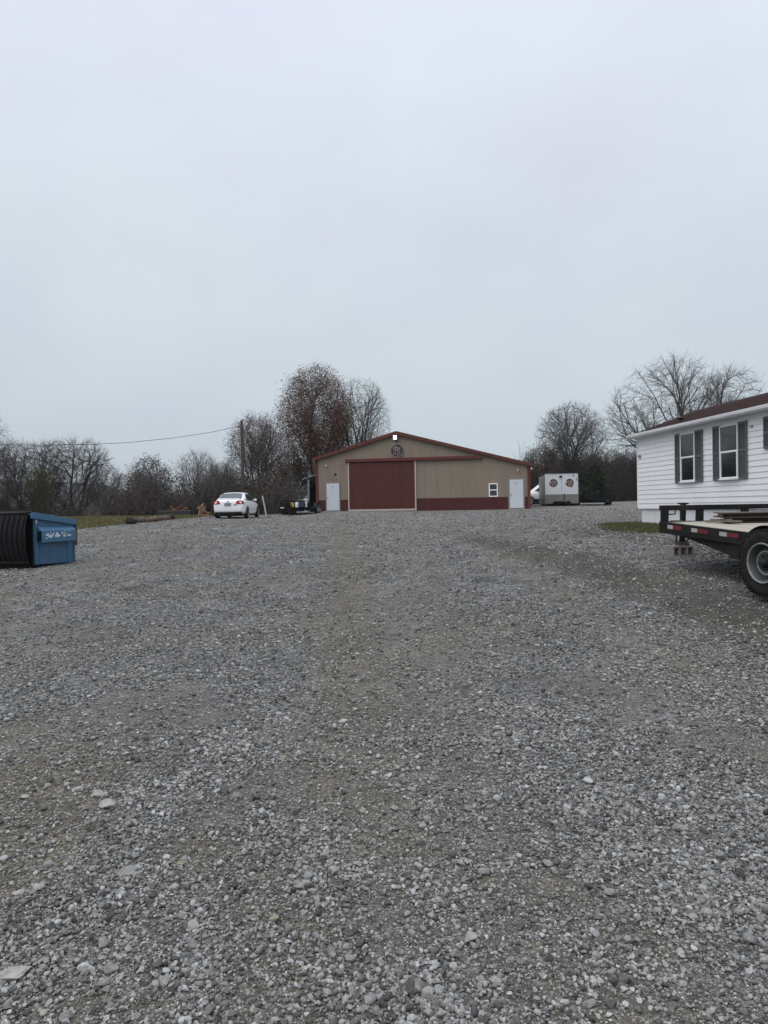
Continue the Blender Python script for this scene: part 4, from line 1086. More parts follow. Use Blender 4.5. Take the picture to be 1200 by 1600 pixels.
MB().box(-ew - .02, ew + .02, -.03, .03, zt_e, zt_e + .045).box(-ew - .02, -ew - .001, -.03, .04, zb_e, zt_e).box(ew + .001, ew + .02, -.03, .04, zb_e, zt_e).build('edge_trim', M_galv, en)
MB().box(-.012, .012, -.02, -.0125, zm_e, zt_e - .02).build('centre_seam', M_grey, en)
MB().box(-.17, .05, -.07, -.012, zt_e - .28, zt_e - .14).build('marker_lamp', M_black, en)
MB().box(ew - .40, ew - .30, -.05, -.012, zt_e - .18, zt_e - .10).box(ew - .14, ew - .10, -.04, -.012, zt_e - .55, zt_e - .32).box(ew - .50, ew - .42, -.04, -.012, zm_e + .52, zm_e + .6).build('vent_mark', M_black, en)
for cx in (plane_local(865, 756, (0, 55), (1, 0))[0] - ecx, plane_local(889.6, 755, (0, 55), (1, 0))[0] - ecx):
    czl = plane_local(877, 754.6, (0, 55), (1, 0))[1] - eg
    lg = disc(MB(), cx, -.02, -.0125, czl, .315).build('round_logo', M_signbg, en)
    g = MB(); 
    for r_i, (zz, hh_) in enumerate(((.06, .14), (-.08, .12), (-.21, .11))): glyph_strokes(g, cx - .13 + .03 * (r_i == 0), czl + zz, .36 - .04 * (r_i == 0), hh_, -.0205, .004, 31 + r_i, 3)
    g.build('lettering', M_salmon, lg)
    MB().box(cx - .25, cx - .20, -.0245, -.0205, czl + .02, czl + .16).build('lettering', M_white, lg)
    MB().box(cx - .235, cx - .19, -.0245, -.0205, czl - .02, czl + .01).build('lettering', M_white, lg)
MB().prism([(-.55, -.0), (-.5, -.0), (.05, -1.3), (-.05, -1.3)], 'z', zb_e - .02, zb_e + .12).prism([(.55, -.0), (.5, -.0), (-.05, -1.3), (.05, -1.3)], 'z', zb_e - .02 + .003, zb_e + .123).box(-.65, .65, -.3, -.04, zb_e + .0, zb_e + .17).build('tongue', M_black, en)
MB().cyl((.08, -1.0, .02), (.08, -1.0, zb_e + .75), .04).cyl((.08, -1.0, 0), (.08, -1.0, .03), .1).build('jack', M_black, en)
MB().tube([(.0, -1.1, zb_e + .12), (.08, -1.15, zb_e + .25), (.2, -1.1, zb_e + .1)], .03, 6).build('coupler', M_galv, en)
for s in (-1, 1):
    for y in (2.3, 3.2): far_wheel(en, s * (ew - .12), y, .36, .36, .22)
    MB().box(*sorted((s * ew, s * (ew + .03))), 1.8, 3.7, zb_e - .05, zb_e + .4).build('fender', M_encs, en)
MB().box(-ew + .1, ew - .1, 0.02, 5.3, zb_e - .15, zb_e - .002).build('chassis', M_black, en)

# dark low flatbed trailers in the distance
M_fblk = mat('far_black_steel', (.006, .006, .007), .5, .2, 6, spec=.15)
def low_trailer(root, w2, L, zd, heads, rim=M_rims):
    MB().box(-w2, w2, 0, L, zd - .06, zd).build('deck', M_fblk, root)
    MB().box(-w2 - .02, -w2 + .05, 0, L, zd - .20, zd + .04).box(w2 - .05, w2 + .02, 0, L, zd - .20, zd + .04).box(-w2, w2, -.06, .0, zd - .2, zd + .04).build('side_rail', M_fblk, root)
    hb = MB().box(-w2, w2, -.05, -.01, zd + heads - .05, zd + heads)
    for x in np.linspace(-w2, w2 - .05, 5): hb.box(x, x + .05, -.05, -.01, zd + .04, zd + heads - .05)
    hb.box(-w2 + .05, w2 - .05, -.035, -.02, zd + .04, zd + heads * .7)
    hb.build('headboard', M_fblk, root)
    MB().prism([(-w2 * .6, 0), (-w2 * .5, 0), (.05, -1.5), (-.05, -1.5)], 'z', zd - .3, zd - .2).prism([(w2 * .6, 0), (w2 * .5, 0), (-.05, -1.5), (.05, -1.5)], 'z', zd - .297, zd - .197).build('tongue', M_fblk, root)
    MB().cyl((0, -1.2, .02), (0, -1.2, zd + .15), .04).box(-.1, .1, -1.3, -1.1, 0, .02).build('jack', M_fblk, root)
    for s in (-1, 1):
        for y in (L * .45, L * .45 + .85): far_wheel(root, s * (w2 + .16), y, .34, .34, .2, rim)
        MB().prism([(L * .45 - .45, .45), (L * .45 - .3, .78), (L * .45 + 1.15, .78), (L * .45 + 1.3, .45), (L * .45 + 1.27, .45), (L * .45 + 1.13, .75), (L * .45 - .28, .75), (L * .45 - .42, .45)], 'x', *sorted((s * (w2 + .03), s * (w2 + .28)))).build('fender', M_fblk, root)
    MB().box(-w2 + .1, w2 - .1, L * .45 - .02, L * .45 + .06, .3, .38).box(-w2 + .1, w2 - .1, .2, L - .2, zd - .25, zd - .08).build('chassis', M_fblk, root)
p = at(941, 790.5, 55.5)
ft = empty('utility_trailer', (p.x - .1, 55.5, G(p.x, 57)), R(-3), 'black flatbed trailer with headboard parked right of the white box trailer', 'trailer')
low_trailer(ft, 1.12, 5.0, .62, .24)
MB().box(-.25, .1, -.3, .1, .85, .98).build('tool_tray', M_fblk, ft)
p = at(461, 805, 46.5)
ut = empty('utility_trailer', (p.x, 46.6, G(p.x, 47.5)), R(-4), 'black utility trailer loaded with tanks and cans left of the barn', 'trailer')
low_trailer(ut, 1.0, 3.6, .50, .40)
def cargo(name, x, y, w_, h_, m, label, cat, rnd=False, z=.505, cap=True):
    px_ = ut.matrix_basis @ Vector((x, y, z))
    e_ = empty(name, px_, R(-4), label, cat)
    if rnd:
        MB().lathe([(0, 0), (0, w_ / 2 * .96), (h_ * .1, w_ / 2), (h_ * .8, w_ / 2), (h_ * .9, w_ / 2 * .9), (h_, w_ * .2), (h_, 0)], (0, 0, 0), 'z', 20).build('tank', m, e_, smooth='auto')
        MB().lathe([(h_, .0), (h_, .05), (h_ + .05, .05), (h_ + .05, 0)], (0, 0, 0), 'z', 12).build('cap', M_black, e_)
    else:
        MB().box(-w_ / 2, w_ / 2, -.15, .15, 0, h_).build('shell', m, e_, bevel=.03)
        MB().box(-w_ / 2 - .01, w_ / 2 + .01, -.16, .16, h_ + .002, h_ + .04).build('cap', M_black, e_, bevel=.01)
    return e_
cargo('fuel_can', -.12, -.22, .22, .33, mat('yellow_can', (.33, .25, .03), .5, .3, 9, dirt=.4), 'small yellow can on the front of the black utility trailer', 'can', z=.47)
cargo('water_jug', .17, -.22, .26, .34, mat('white_jug', (.52, .55, .62), .4, .1, 9), 'white plastic jug beside the yellow can on the utility trailer', 'jug', True, .47)
cargo('storage_bin', .50, -.20, .34, .34, mat('navy_bin', (.015, .018, .05), .5, .2, 9), 'dark navy bin right of the white jug on the utility trailer', 'bin', z=.47)
cargo('water_jug', .78, -.20, .13, .36, mat('pale_bottle', (.42, .46, .52), .4, .1, 9), 'narrow pale bottle at the right end of the utility trailer', 'bottle', True, .47)
tag(MB().box(-.12, .12, 0, .03, 0, .07).build('sign_plate', mat('pale_plate', (.5, .5, .5), .5, .1, 9)), 'small white plate on the left end of the utility trailer', 'plate').matrix_basis = ut.matrix_basis @ Matrix.Translation((-.82, -.26, .42))

# ------------------------------------------------------------------ pole and wire
M_pole = mat('weathered_pole', (.060, .050, .043), .9, .3, 5, .3, 20, stretch=(4, 4, .4))
pb_, ptp = at(381, 800, 50), at(377.4, 657, 50)
pg = G(pb_.x, 50)
pole = empty('utility_pole', (pb_.x, 50, pg - .3), 0, 'bare wooden utility pole standing behind the white sedan', 'pole')
MB().cyl((0, 0, 0), (ptp.x - pb_.x, 0, ptp.z - pg + .3), .135, .10, 12).build('shaft', M_pole, pole)
MB().cyl((ptp.x - pb_.x - .22, 0, ptp.z - pg + .0), (ptp.x - pb_.x + .1, 0, ptp.z - pg + .0), .035, .03, 8).build('insulator', M_grey, pole)
wpts = []
A_ = at(376, 665.2, 50)
for q in ((376, 665.2, 50), (330, 675.5, 49), (270, 684.5, 48), (200, 691.5, 46), (140, 694.5, 44), (70, 695.5, 42), (0, 695, 40), (-120, 689, 37), (-300, 668, 33), (-520, 630, 29)):
    wpts.append(at(*q))
tag(MB().tube(wpts, .016, 6).build('power_line', M_black), 'single black overhead wire sagging from the utility pole to the left', 'cable')
lp0, lp1 = at(417, 804, 43.5), at(410, 775, 44.3)
tag(MB().tube([(lp0.x, lp0.y, G(lp0.x, lp0.y) - .1), lp1], .05, 8).build('leaning_post', mat('pale_post', (.22, .22, .22), .8, .15, 6)), 'thin pale grey post leaning beside the white sedan', 'post')

# ------------------------------------------------------------------ debris on the left edge of the yard
M_log = mat('brown_log', (.085, .060, .045), .95, .5, 6, .8, 20, dirt=.6, dirtc=(.19, .11, .07))
M_logd = mat('black_log', (.020, .018, .016), .95, .4, 6, .8, 20)
M_orange = mat('orange_wood', (.15, .062, .030), .9, .4, 8, .4, 30)
M_tanw = mat('tan_plywood', (.17, .090, .045), .85, .25, 6)
def rough_log(name, p0, p1, r, m, label, seed, n=10):
    q0 = Vector(gpt(*p0) + (0,)); q1 = Vector(gpt(*p1) + (0,)); r_ = random.Random(seed)
    pts = []; rad = []
    for i in range(n + 1):
        t = i / n; p = q0.lerp(q1, t)
        p.z = G(p.x, p.y) + r * .6 + r_.uniform(-.04, .05); p.x += r_.uniform(-.06, .06); p.y += r_.uniform(-.06, .06)
        pts.append(p); rad.append(r * r_.uniform(.65, 1.15) * (.6 if i in (0, n) else 1))
    o = MB().tube(pts, rad, 9).build(name, m)
    return tag(o, label, 'log', 'logs at the yard edge')
rough_log('fallen_log', (196, 819.5), (212, 819.5), .22, M_logd, 'short charred black log at the left end of the log row', 1, 5)
rough_log('fallen_log', (208, 817.5), (246, 815), .16, M_log, 'reddish brown rotting log in the grass edge left of the sedan', 2)
rough_log('fallen_log', (236, 815.0), (268, 812), .14, M_log, 'brown log lying nearer the black stump in the log row', 3)
rough_log('fallen_log', (262, 812.5), (271, 812.0), .20, M_logd, 'black stump end of log at the right end of the row', 4, 4)
def gz(px, Y):
    p = at(px, 800, Y); return Vector((p.x, p.y, G(p.x, p.y)))
p = gz(274, 45.5)
tb = empty('steel_trough', p, R(4), 'long low dark steel trough left of the plywood scraps', 'trough')
hw_ = 1.0
MB().box(-hw_, hw_, -.3, -.26, .02, .36).box(-hw_, hw_, .26, .3, .02, .36).box(-hw_, -hw_ + .04, -.259, .259, .02, .36).box(hw_ - .04, hw_, -.259, .259, .02, .36).box(-hw_ + .04, hw_ - .04, -.259, .259, .02, .06).build('shell', mat('dull_dark_steel', (.022, .019, .019), .6, .25, 4), tb)
MB().box(-hw_ - .02, hw_ + .02, -.33, -.301, .32, .38).build('rim', mat('dull_rim', (.085, .07, .07), .6, .2, 5), tb)
def heap(name, px, Y, zoff, pieces, m, label, cat, seed):
    r_ = random.Random(seed); p = gz(px, Y); mb = MB()
    for (w_, d_, h_, dx, dz, ang, ang2) in pieces:
        M = Matrix.Translation((dx, r_.uniform(-.1, .1), dz)) @ Matrix.Rotation(R(ang), 4, 'Y') @ Matrix.Rotation(R(ang2), 4, 'Z')
        mb.box(-w_ / 2, w_ / 2, -d_ / 2, d_ / 2, -h_ / 2, h_ / 2, M)
    o = mb.build(name, m); o.location = (p.x, p.y, p.z + zoff); return tag(o, label, cat)
heap('scrap_heap', 271.5, 46.8, .1, [(.5, .3, .03, 0, .42, 35, 10), (.4, .3, .03, -.15, .5, -50, 0), (.1, .1, .9, .5, .35, 70, 0), (.08, .08, 1.0, .2, .4, 60, 20), (.3, .4, .3, 0, .25, 10, 30)], M_orange, 'orange-brown splintered wood poking up behind the steel trough', 'wood scrap', 1)
heap('plywood_scrap', 318.5, 42.5, 0, [(.36, .04, .5, -.1, .40, 3, 10), (.5, .3, .03, .15, .25, 20, 0), (.4, .2, .03, .25, .15, -25, 30), (.25, .2, .15, .1, .08, 0, 30), (.3, .2, .03, -.1, .1, 15, 50)], M_tanw, 'tan plywood scraps heaped left of the sedan', 'wood scrap', 2)
heap('leaning_stick', 313.5, 42.8, 0, [(.05, .05, .5, 0, .62, 55, 0), (.04, .04, .6, -.1, .25, 10, 0)], mat('pale_stick', (.36, .32, .22), .8, .2, 9), 'pale broken stick leaning over the plywood scraps', 'stick', 3)
heap('brick_rubble', 322, 41.2, 0, [(.2, .1, .08, 0, .03, 10, 20), (.2, .1, .08, .2, .04, 0, 70), (.2, .1, .08, .1, .1, 15, 10), (.2, .1, .08, -.2, .03, 5, -30)], mat('pinkish_brick', (.27, .15, .115), .9, .25, 9), 'low heap of pinkish rubble beside the sedan rear wheel', 'rubble', 4)

# ------------------------------------------------------------------ gravel stones
def ico(sub):
    import bmesh
    b = bmesh.new(); bmesh.ops.create_icosphere(b, subdivisions=sub, radius=1)
    b.verts.ensure_lookup_table(); v = np.array([x.co[:] for x in b.verts]); f = np.array([[q.index for q in t.verts] for t in b.faces]); b.free(); return v, f
def rock_template(sub, seed, cuts):
    v, f = ico(sub); r = np.random.default_rng(seed)
    v = v.copy()
    for _ in range(cuts):
        nrm = r.normal(size=3); nrm /= np.linalg.norm(nrm); d = r.uniform(.45, .8)
        t = v @ nrm; m = t > d; v[m] -= np.outer(t[m] - d, nrm)
    v *= 1 + r.uniform(-.06, .06, (len(v), 1)); return v, f
def scatter(name, xs_, ys_, size, sub, mtl, sink=.25, flat=(.45, .8), ntemp=14):
    N = len(xs_); z = Hn(xs_, ys_) + micro(xs_, ys_)
    temps = [rock_template(sub, 100 + i, 7 if sub > 1 else 3) for i in range(ntemp)]
    pick = rng.integers(0, ntemp, N); VV = []; FFs = []; base = 0
    for i in range(ntemp):
        m = np.where(pick == i)[0]; k = len(m)
        if not k: continue
        v, f = temps[i]
        sc_ = size[m][:, None] * np.stack([rng.uniform(.85, 1.35, k), rng.uniform(.6, 1.0, k), rng.uniform(*flat, k)], 1) * .5
        P_ = v[None] * sc_[:, None, :]
        # tilt, then spin
        a = rng.normal(0, .35, k); c, s = np.cos(a)[:, None], np.sin(a)[:, None]
        y, zz = P_[..., 1] * c - P_[..., 2] * s, P_[..., 1] * s + P_[..., 2] * c
        b2 = rng.uniform(0, 6.28, k); c, s = np.cos(b2)[:, None], np.sin(b2)[:, None]
        x2, y2 = P_[..., 0] * c - y * s, P_[..., 0] * s + y * c
        out = np.stack([x2 + xs_[m][:, None], y2 + ys_[m][:, None], zz + (z[m] + sc_[:, 2] * (1 - 2 * sink))[:, None]], -1)
        VV.append(out.reshape(-1, 3)); FFs.append((f[None] + (np.arange(k) * len(v))[:, None, None] + base).reshape(-1, 3)); base += k * len(v)
    return np_mesh(name, np.concatenate(VV), np.concatenate(FFs), mtl, 3, False)
M_stones = island_mat('crushed_limestone', [(0, (.050, .050, .047)), (.18, (.092, .092, .086)), (.42, (.155, .154, .146)), (.66, (.220, .219, .209)), (.82, (.26, .248, .218)), (.94, (.30, .30, .29)), (1, (.38, .38, .37))], .92, .35, 130)
def sample(N, y0, y1, margin=2.0, ksc=.60):
    ys_ = np.exp(rng.uniform(math.log(y0), math.log(y1), N)); xs_ = rng.uniform(-1, 1, N) * (ksc * ys_ + margin * .6); return xs_, ys_
def keep(xs_, ys_, wf=.85):
    w_ = wear(xs_, ys_); g_ = grassm(xs_, ys_)
    cl = sstep(.35, .62, fbm(xs_ * 3.1 + 11, ys_ * 3.1 + 4, 3))
    pr = (1 - w_ * wf) * (.35 + .65 * cl) * (1 - g_)
    m = rng.random(len(xs_)) < pr; return xs_[m], ys_[m]
xs_, ys_ = keep(*sample(175000, 1.5, 4.6), .74)
sz_ = np.clip(rng.lognormal(math.log(.0122), .38, len(xs_)), .006, .045) * (1 + .07 * ys_)
tag(scatter('gravel', xs_, ys_, sz_, 2, M_stones, .14, (.5, .9)), kind='stuff', label='loose grey crushed limestone in the foreground', cat='gravel')
xs_, ys_ = keep(*sample(260000, 4.4, 46.0), .62)
far_k = rng.random(len(xs_)) < (1 - .6 * sstep(15, 46, ys_)); xs_, ys_ = xs_[far_k], ys_[far_k]
sz_ = np.clip(rng.lognormal(math.log(.017), .38, len(xs_)), .010, .05) * (.8 + .05 * ys_)
tag(scatter('gravel', xs_, ys_, sz_, 1, M_stones, .16), kind='stuff', label='loose grey crushed limestone over the middle of the yard', cat='gravel')
# fine chips in the packed dirt
xs_, ys_ = sample(76000, 1.5, 5.0); 
sz_ = rng.uniform(.004, .009, len(xs_)) * (1 + .12 * ys_)
tag(scatter('gravel_chips', xs_, ys_, sz_, 1, M_stones, .3), kind='stuff', label='fine stone chips between the larger gravel', cat='gravel')

# the few large stones that stand out
M_rocks = {'l': mat('pale_limestone', (.275, .268, .250), .9, .25, 14, .5, 60), 'g': mat('grey_limestone', (.20, .195, .180), .9, .25, 14, .5, 60), 'd': mat('dark_stone', (.095, .092, .083), .9, .25, 18, .5, 60), 't': mat('tan_stone', (.22, .195, .14), .9, .25, 18, .5, 60)}
rocks = [(172, 1262, 36, 'l', .35, 'pale flat wedge-shaped stone, right one of three near the left edge'), (151, 1247, 26, 'l', .5, 'pale blocky stone between two others near the brown dirt patch'), (122, 1240, 20, 'l', .5, 'small pale stone, leftmost of the three near the brown patch'),
         (18, 1530, 62, 'l', .25, 'very large pale slab of stone at the bottom left edge'), (200, 1371, 46, 'g', .22, 'flat grey stone half buried left of centre in the foreground'), (240, 1412, 30, 'd', .4, 'dark angular stone just below the half buried flat one'),
         (30, 1404, 22, 'l', .5, 'pale stone at the left edge above the large slab'), (174, 1518, 24, 'g', .6, 'grey rounded stone at bottom left between the slab and the dirt'), (443, 1193, 22, 't', .5, 'tan stone lying in clean gravel left of centre'),
         (1063, 1300, 28, 'g', .4, 'flat grey stone alone on the right side of the yard'), (734, 1471, 24, 'l', .6, 'bright pale cobble right of centre in the foreground'), (976, 1538, 20, 'd', .8, 'dark rounded stone, right one of a pair at bottom right'),
         (957, 1538, 18, 'd', .8, 'dark rounded stone, left one of a pair at bottom right'), (953, 1576, 26, 'd', .6, 'dark broad stone below the pair at bottom right'), (661, 1298, 16, 'l', .7, 'small pale angular stone near the middle of the foreground'),
         (805, 978, 13, 'd', .5, 'dark lump lying alone in the middle of the gravel yard'), (40, 1252, 18, 'l', .4, 'thin pale stone sliver on the brown dirt at left'), (428, 1442, 24, 't', .5, 'brownish oblong stone in the dirt below the centre'), (283, 1354, 18, 't', .5, 'tan pebble right of the half buried flat stone'), (1063, 1497, 20, 'l', .5, 'pale chalky stone near the bottom right corner')]
for i, (px, py, wpx, k, fl_, lb) in enumerate(rocks):
    x, y = gpt(px, py); s_ = wpx / F * math.hypot(x, y) * .5
    v, f = rock_template(3, 500 + i, 16); r_ = np.random.default_rng(i)
    v = v * np.array([s_ * 1.05, s_ * .8, s_ * fl_ * 1.15]); 
    me_ = bpy.data.meshes.new('rock'); me_.from_pydata([tuple(q) for q in v], [], [tuple(int(w) for w in q) for q in f]); me_.materials.append(M_rocks[k])
    o = bpy.data.objects.new('rock', me_); col.objects.link(o)
    o.location = (x, y, G(x, y) + s_ * fl_ * .6); o.rotation_euler = (r_.uniform(-.15, .15), r_.uniform(-.15, .15), r_.uniform(-.4, .4))
    tag(o, lb, 'rock', 'larger stones lying in the gravel')

# ------------------------------------------------------------------ grass
def blades(name, xs_, ys_, h, m, label, w0=.006):
    N = len(xs_); z = Hn(xs_, ys_); a = rng.uniform(0, 6.28, N); hh_ = h * rng.uniform(.5, 1.3, N); ln = rng.normal(0, .45, (N, 2)) * hh_[:, None]
    dx, dy = np.cos(a) * w0, np.sin(a) * w0
    V_ = np.stack([np.stack([xs_ - dx, ys_ - dy, z - .01], 1), np.stack([xs_ + dx, ys_ + dy, z - .01], 1), np.stack([xs_ + ln[:, 0], ys_ + ln[:, 1], z + hh_], 1)], 1).reshape(-1, 3)
    return tag(np_mesh(name, V_, np.arange(N * 3).reshape(-1, 3), m, 3), label, 'grass', kind='stuff')
M_gr = island_mat('green_grass', [(0, (.030, .042, .012)), (.5, (.058, .070, .022)), (.8, (.10, .105, .040)), (1, (.19, .16, .09))], .8, 0)
M_gl = island_mat('autumn_lawn', [(0, (.050, .055, .016)), (.4, (.095, .095, .030)), (.75, (.16, .14, .055)), (1, (.24, .19, .10))], .8, 0)
xs_ = rng.uniform(6.0, 10.6, 70000); ys_ = rng.uniform(12.5, 24.6, 70000); g_ = grassm(xs_, ys_); m = (rng.random(len(xs_)) < g_ * (fbm(xs_ * 2, ys_ * 2, 3) * 1.3)) & ~((xs_ > 8.0 + .11 * (23 - ys_) + .1) & (ys_ < 22.9))
blades('grass', xs_[m], ys_[m], .09, M_gr, 'green grass patch along the foot of the mobile home', .010)
xs_ = rng.uniform(-34, -9.5, 120000); ys_ = rng.uniform(24, 52, 120000); m = rng.random(len(xs_)) < grassm(xs_, ys_)
blades('grass', xs_[m], ys_[m], .08, M_gl, 'yellowing lawn strip behind the dumpster', .02)

# ------------------------------------------------------------------ trees
def tubes_np(polys, sides):
    V_ = []; F_ = []; base = 0
    t = np.arange(sides) * 2 * math.pi / sides; ct, st = np.cos(t)[None, :, None], np.sin(t)[None, :, None]
    cache = {}
    for A, rad in polys:
        k = len(A); D = np.empty_like(A); D[1:-1] = A[2:] - A[:-2]; D[0] = A[1] - A[0]; D[-1] = A[-1] - A[-2]
        D /= np.sqrt((D * D).sum(1))[:, None] + 1e-9
        ref = np.array([.3, .9, .1]) if abs(D[0, 2]) > .8 else np.array([0, 0, 1.])
        U = np.cross(D, ref); U /= np.sqrt((U * U).sum(1))[:, None] + 1e-9; W = np.cross(D, U)
        ring = A[:, None] + (U[:, None] * ct + W[:, None] * st) * np.asarray(rad)[:, None, None]
        V_.append(ring.reshape(-1, 3))
        if k not in cache:
            i, j = np.meshgrid(np.arange(k - 1), np.arange(sides), indexing='ij'); a = i * sides + j; b = i * sides + (j + 1) % sides
            cache[k] = np.stack([a, b, b + sides, a + sides], -1).reshape(-1, 4)
        F_.append(cache[k] + base); base += k * sides
    return np.concatenate(V_), np.concatenate(F_)
def twigs_np(A, B, C_, r0, r1):
    """many three-point twigs at once, triangular section"""
    N = len(A); V_ = []
    for P_, Q_, rr in ((A, B - A, r0), (B, C_ - A, (r0 + r1) / 2), (C_, C_ - B, r1)):
        D = Q_ / (np.linalg.norm(Q_, axis=1)[:, None] + 1e-9); U = np.cross(D, np.array([.31, .87, .37])); U /= np.linalg.norm(U, axis=1)[:, None] + 1e-9; W = np.cross(D, U)
        for j in range(3):
            an = 2 * math.pi * j / 3; V_.append(P_ + (U * math.cos(an) + W * math.sin(an)) * rr)
    V_ = np.stack(V_, 1)
    q = np.array([[0, 1, 4, 3], [1, 2, 5, 4], [2, 0, 3, 5], [3, 4, 7, 6], [4, 5, 8, 7], [5, 3, 6, 8]])
    return V_.reshape(-1, 3), (q[None] + (np.arange(N) * 9)[:, None, None]).reshape(-1, 4)
def colonise(att, stems, step, infl, kill, r, up=.05, iters=200, jit=.05):
    """grow branches from the stem nodes towards the attractor points"""
    P_ = [list(q) for q in stems[0]]; par = list(stems[1])
    P_ = np.array(P_, float); par = np.array(par); att = att.copy()
    d2 = ((att[:, None] - P_[None]) ** 2).sum(-1); near = d2.argmin(1); nd = d2.min(1)
    kids = np.zeros(len(P_), int); dead = np.zeros(len(P_), int)
    for it in range(iters):
        ok = (nd < infl ** 2) & (dead[near] < 3)
        if not ok.any():
            if it < 3: infl *= 1.6; continue
            break
        idx = near[ok]; v = att[ok] - P_[idx]; v /= np.linalg.norm(v, axis=1)[:, None] + 1e-9
        S = np.zeros((len(P_), 3)); np.add.at(S, idx, v); act = np.unique(idx)
        D = S[act]; D /= np.linalg.norm(D, axis=1)[:, None] + 1e-9
        D = D + r.normal(0, jit, D.shape); D[:, 2] += up; D /= np.linalg.norm(D, axis=1)[:, None] + 1e-9
        new = P_[act] + D * step; dead[act] += 1
        o = len(P_); P_ = np.concatenate([P_, new]); par = np.concatenate([par, act]); dead = np.concatenate([dead, np.zeros(len(new), int)])
        dn = ((att[:, None] - new[None]) ** 2).sum(-1); m = dn.min(1); b = m < nd; near[b] = dn.argmin(1)[b] + o; nd = np.minimum(nd, m)
        al = nd > kill ** 2; att, near, nd = att[al], near[al], nd[al]
        if not len(att): break
    return P_, par
M_bark = mat('grey_bark', (.050, .044, .040), .95, .3, 8, .5, 20)
M_twig = mat('grey_brown_twigs', (.072, .063, .057), .95, .25, 3)
M_twigp = mat('pale_twigs', (.120, .110, .098), .95, .25, 3)
M_twigb = mat('brown_twigs', (.078, .062, .053), .95, .25, 3)
M_leafo = island_mat('dry_oak_leaves', [(0, (.045, .021, .015)), (.4, (.088, .043, .030)), (.75, (.140, .074, .050)), (1, (.22, .125, .08))], .8, 0)
M_leafb = island_mat('dull_brown_leaves', [(0, (.040, .028, .022)), (.5, (.080, .058, .045)), (1, (.15, .11, .085))], .8, 0)
M_leafg = island_mat('cedar_foliage', [(0, (.006, .011, .005)), (.5, (.014, .022, .009)), (1, (.035, .045, .018))], .85, 0)
M_leafy = island_mat('olive_shrub_leaves', [(0, (.035, .042, .010)), (.5, (.070, .078, .020)), (1, (.13, .13, .04))], .85, 0)
def leaf_cloud(centres, n_each, spread, size, r):
    C_ = np.repeat(centres, n_each, 0); N = len(C_)
    C_ = C_ + r.normal(0, spread, (N, 3))
    u = r.normal(size=(N, 3)); u /= np.linalg.norm(u, axis=1)[:, None]; w = np.cross(u, r.normal(size=(N, 3))); w /= np.linalg.norm(w, axis=1)[:, None] + 1e-9
    s_ = size * r.uniform(.5, 1.3, N)[:, None]
    V_ = np.stack([C_ - u * s_, C_ + w * s_ * .55, C_ + u * s_, C_ - w * s_ * .55], 1).reshape(-1, 3)
    return V_, np.arange(N * 4).reshape(-1, 4)
def envelope(kind, H, w, N, r, sd=0):
    """attractor points inside a crown; H height, w half width"""
    out = []
    while len(out) < N:
        q = r.uniform(-1, 1, (N * 4, 3)); x, y, z = q[:, 0], q[:, 1], (q[:, 2] + 1) / 2
        rho = np.hypot(x, y); th = np.arctan2(y, x)
        lob = np.clip(.78 + .44 * fbm(1.9 * np.cos(th) + sd * 3.1 + 5, 1.9 * np.sin(th) + z * 3.2 + sd * 1.7 + 9, 2), .6, 1.12)
        if kind == 'round': rr = np.where(z < .5, .30 + .70 * np.sin(np.clip((z - .16) / .34, 0, 1) * math.pi / 2), np.sqrt(np.clip(1 - ((z - .5) / .5) ** 2, 0, 1))); lo = .16
        elif kind == 'upright': rr = np.where(z < .62, .22 + .78 * np.clip((z - .18) / .44, 0, 1) ** .8, np.sqrt(np.clip(1 - ((z - .62) / .38) ** 2, 0, 1))); lo = .18
        elif kind == 'vase': rr = np.where(z < .72, .15 + .85 * np.clip((z - .1) / .62, 0, 1) ** .8, np.sqrt(np.clip(1 - ((z - .72) / .28) ** 2 * .75, 0, 1))); lo = .12
        elif kind == 'wide': rr = np.where(z < .45, .55 + .45 * np.clip((z - .22) / .23, 0, 1), np.sqrt(np.clip(1 - ((z - .45) / .55) ** 2, 0, 1))); lo = .24
        m = (rho < rr * lob) & (z > lo) & (r.random(len(x)) < .35 + .65 * (rho / (rr * lob + 1e-6)) ** 1.3)
        out.extend(np.stack([x[m] * w, y[m] * w, z[m] * H], 1).tolist())
    return np.array(out[:N])
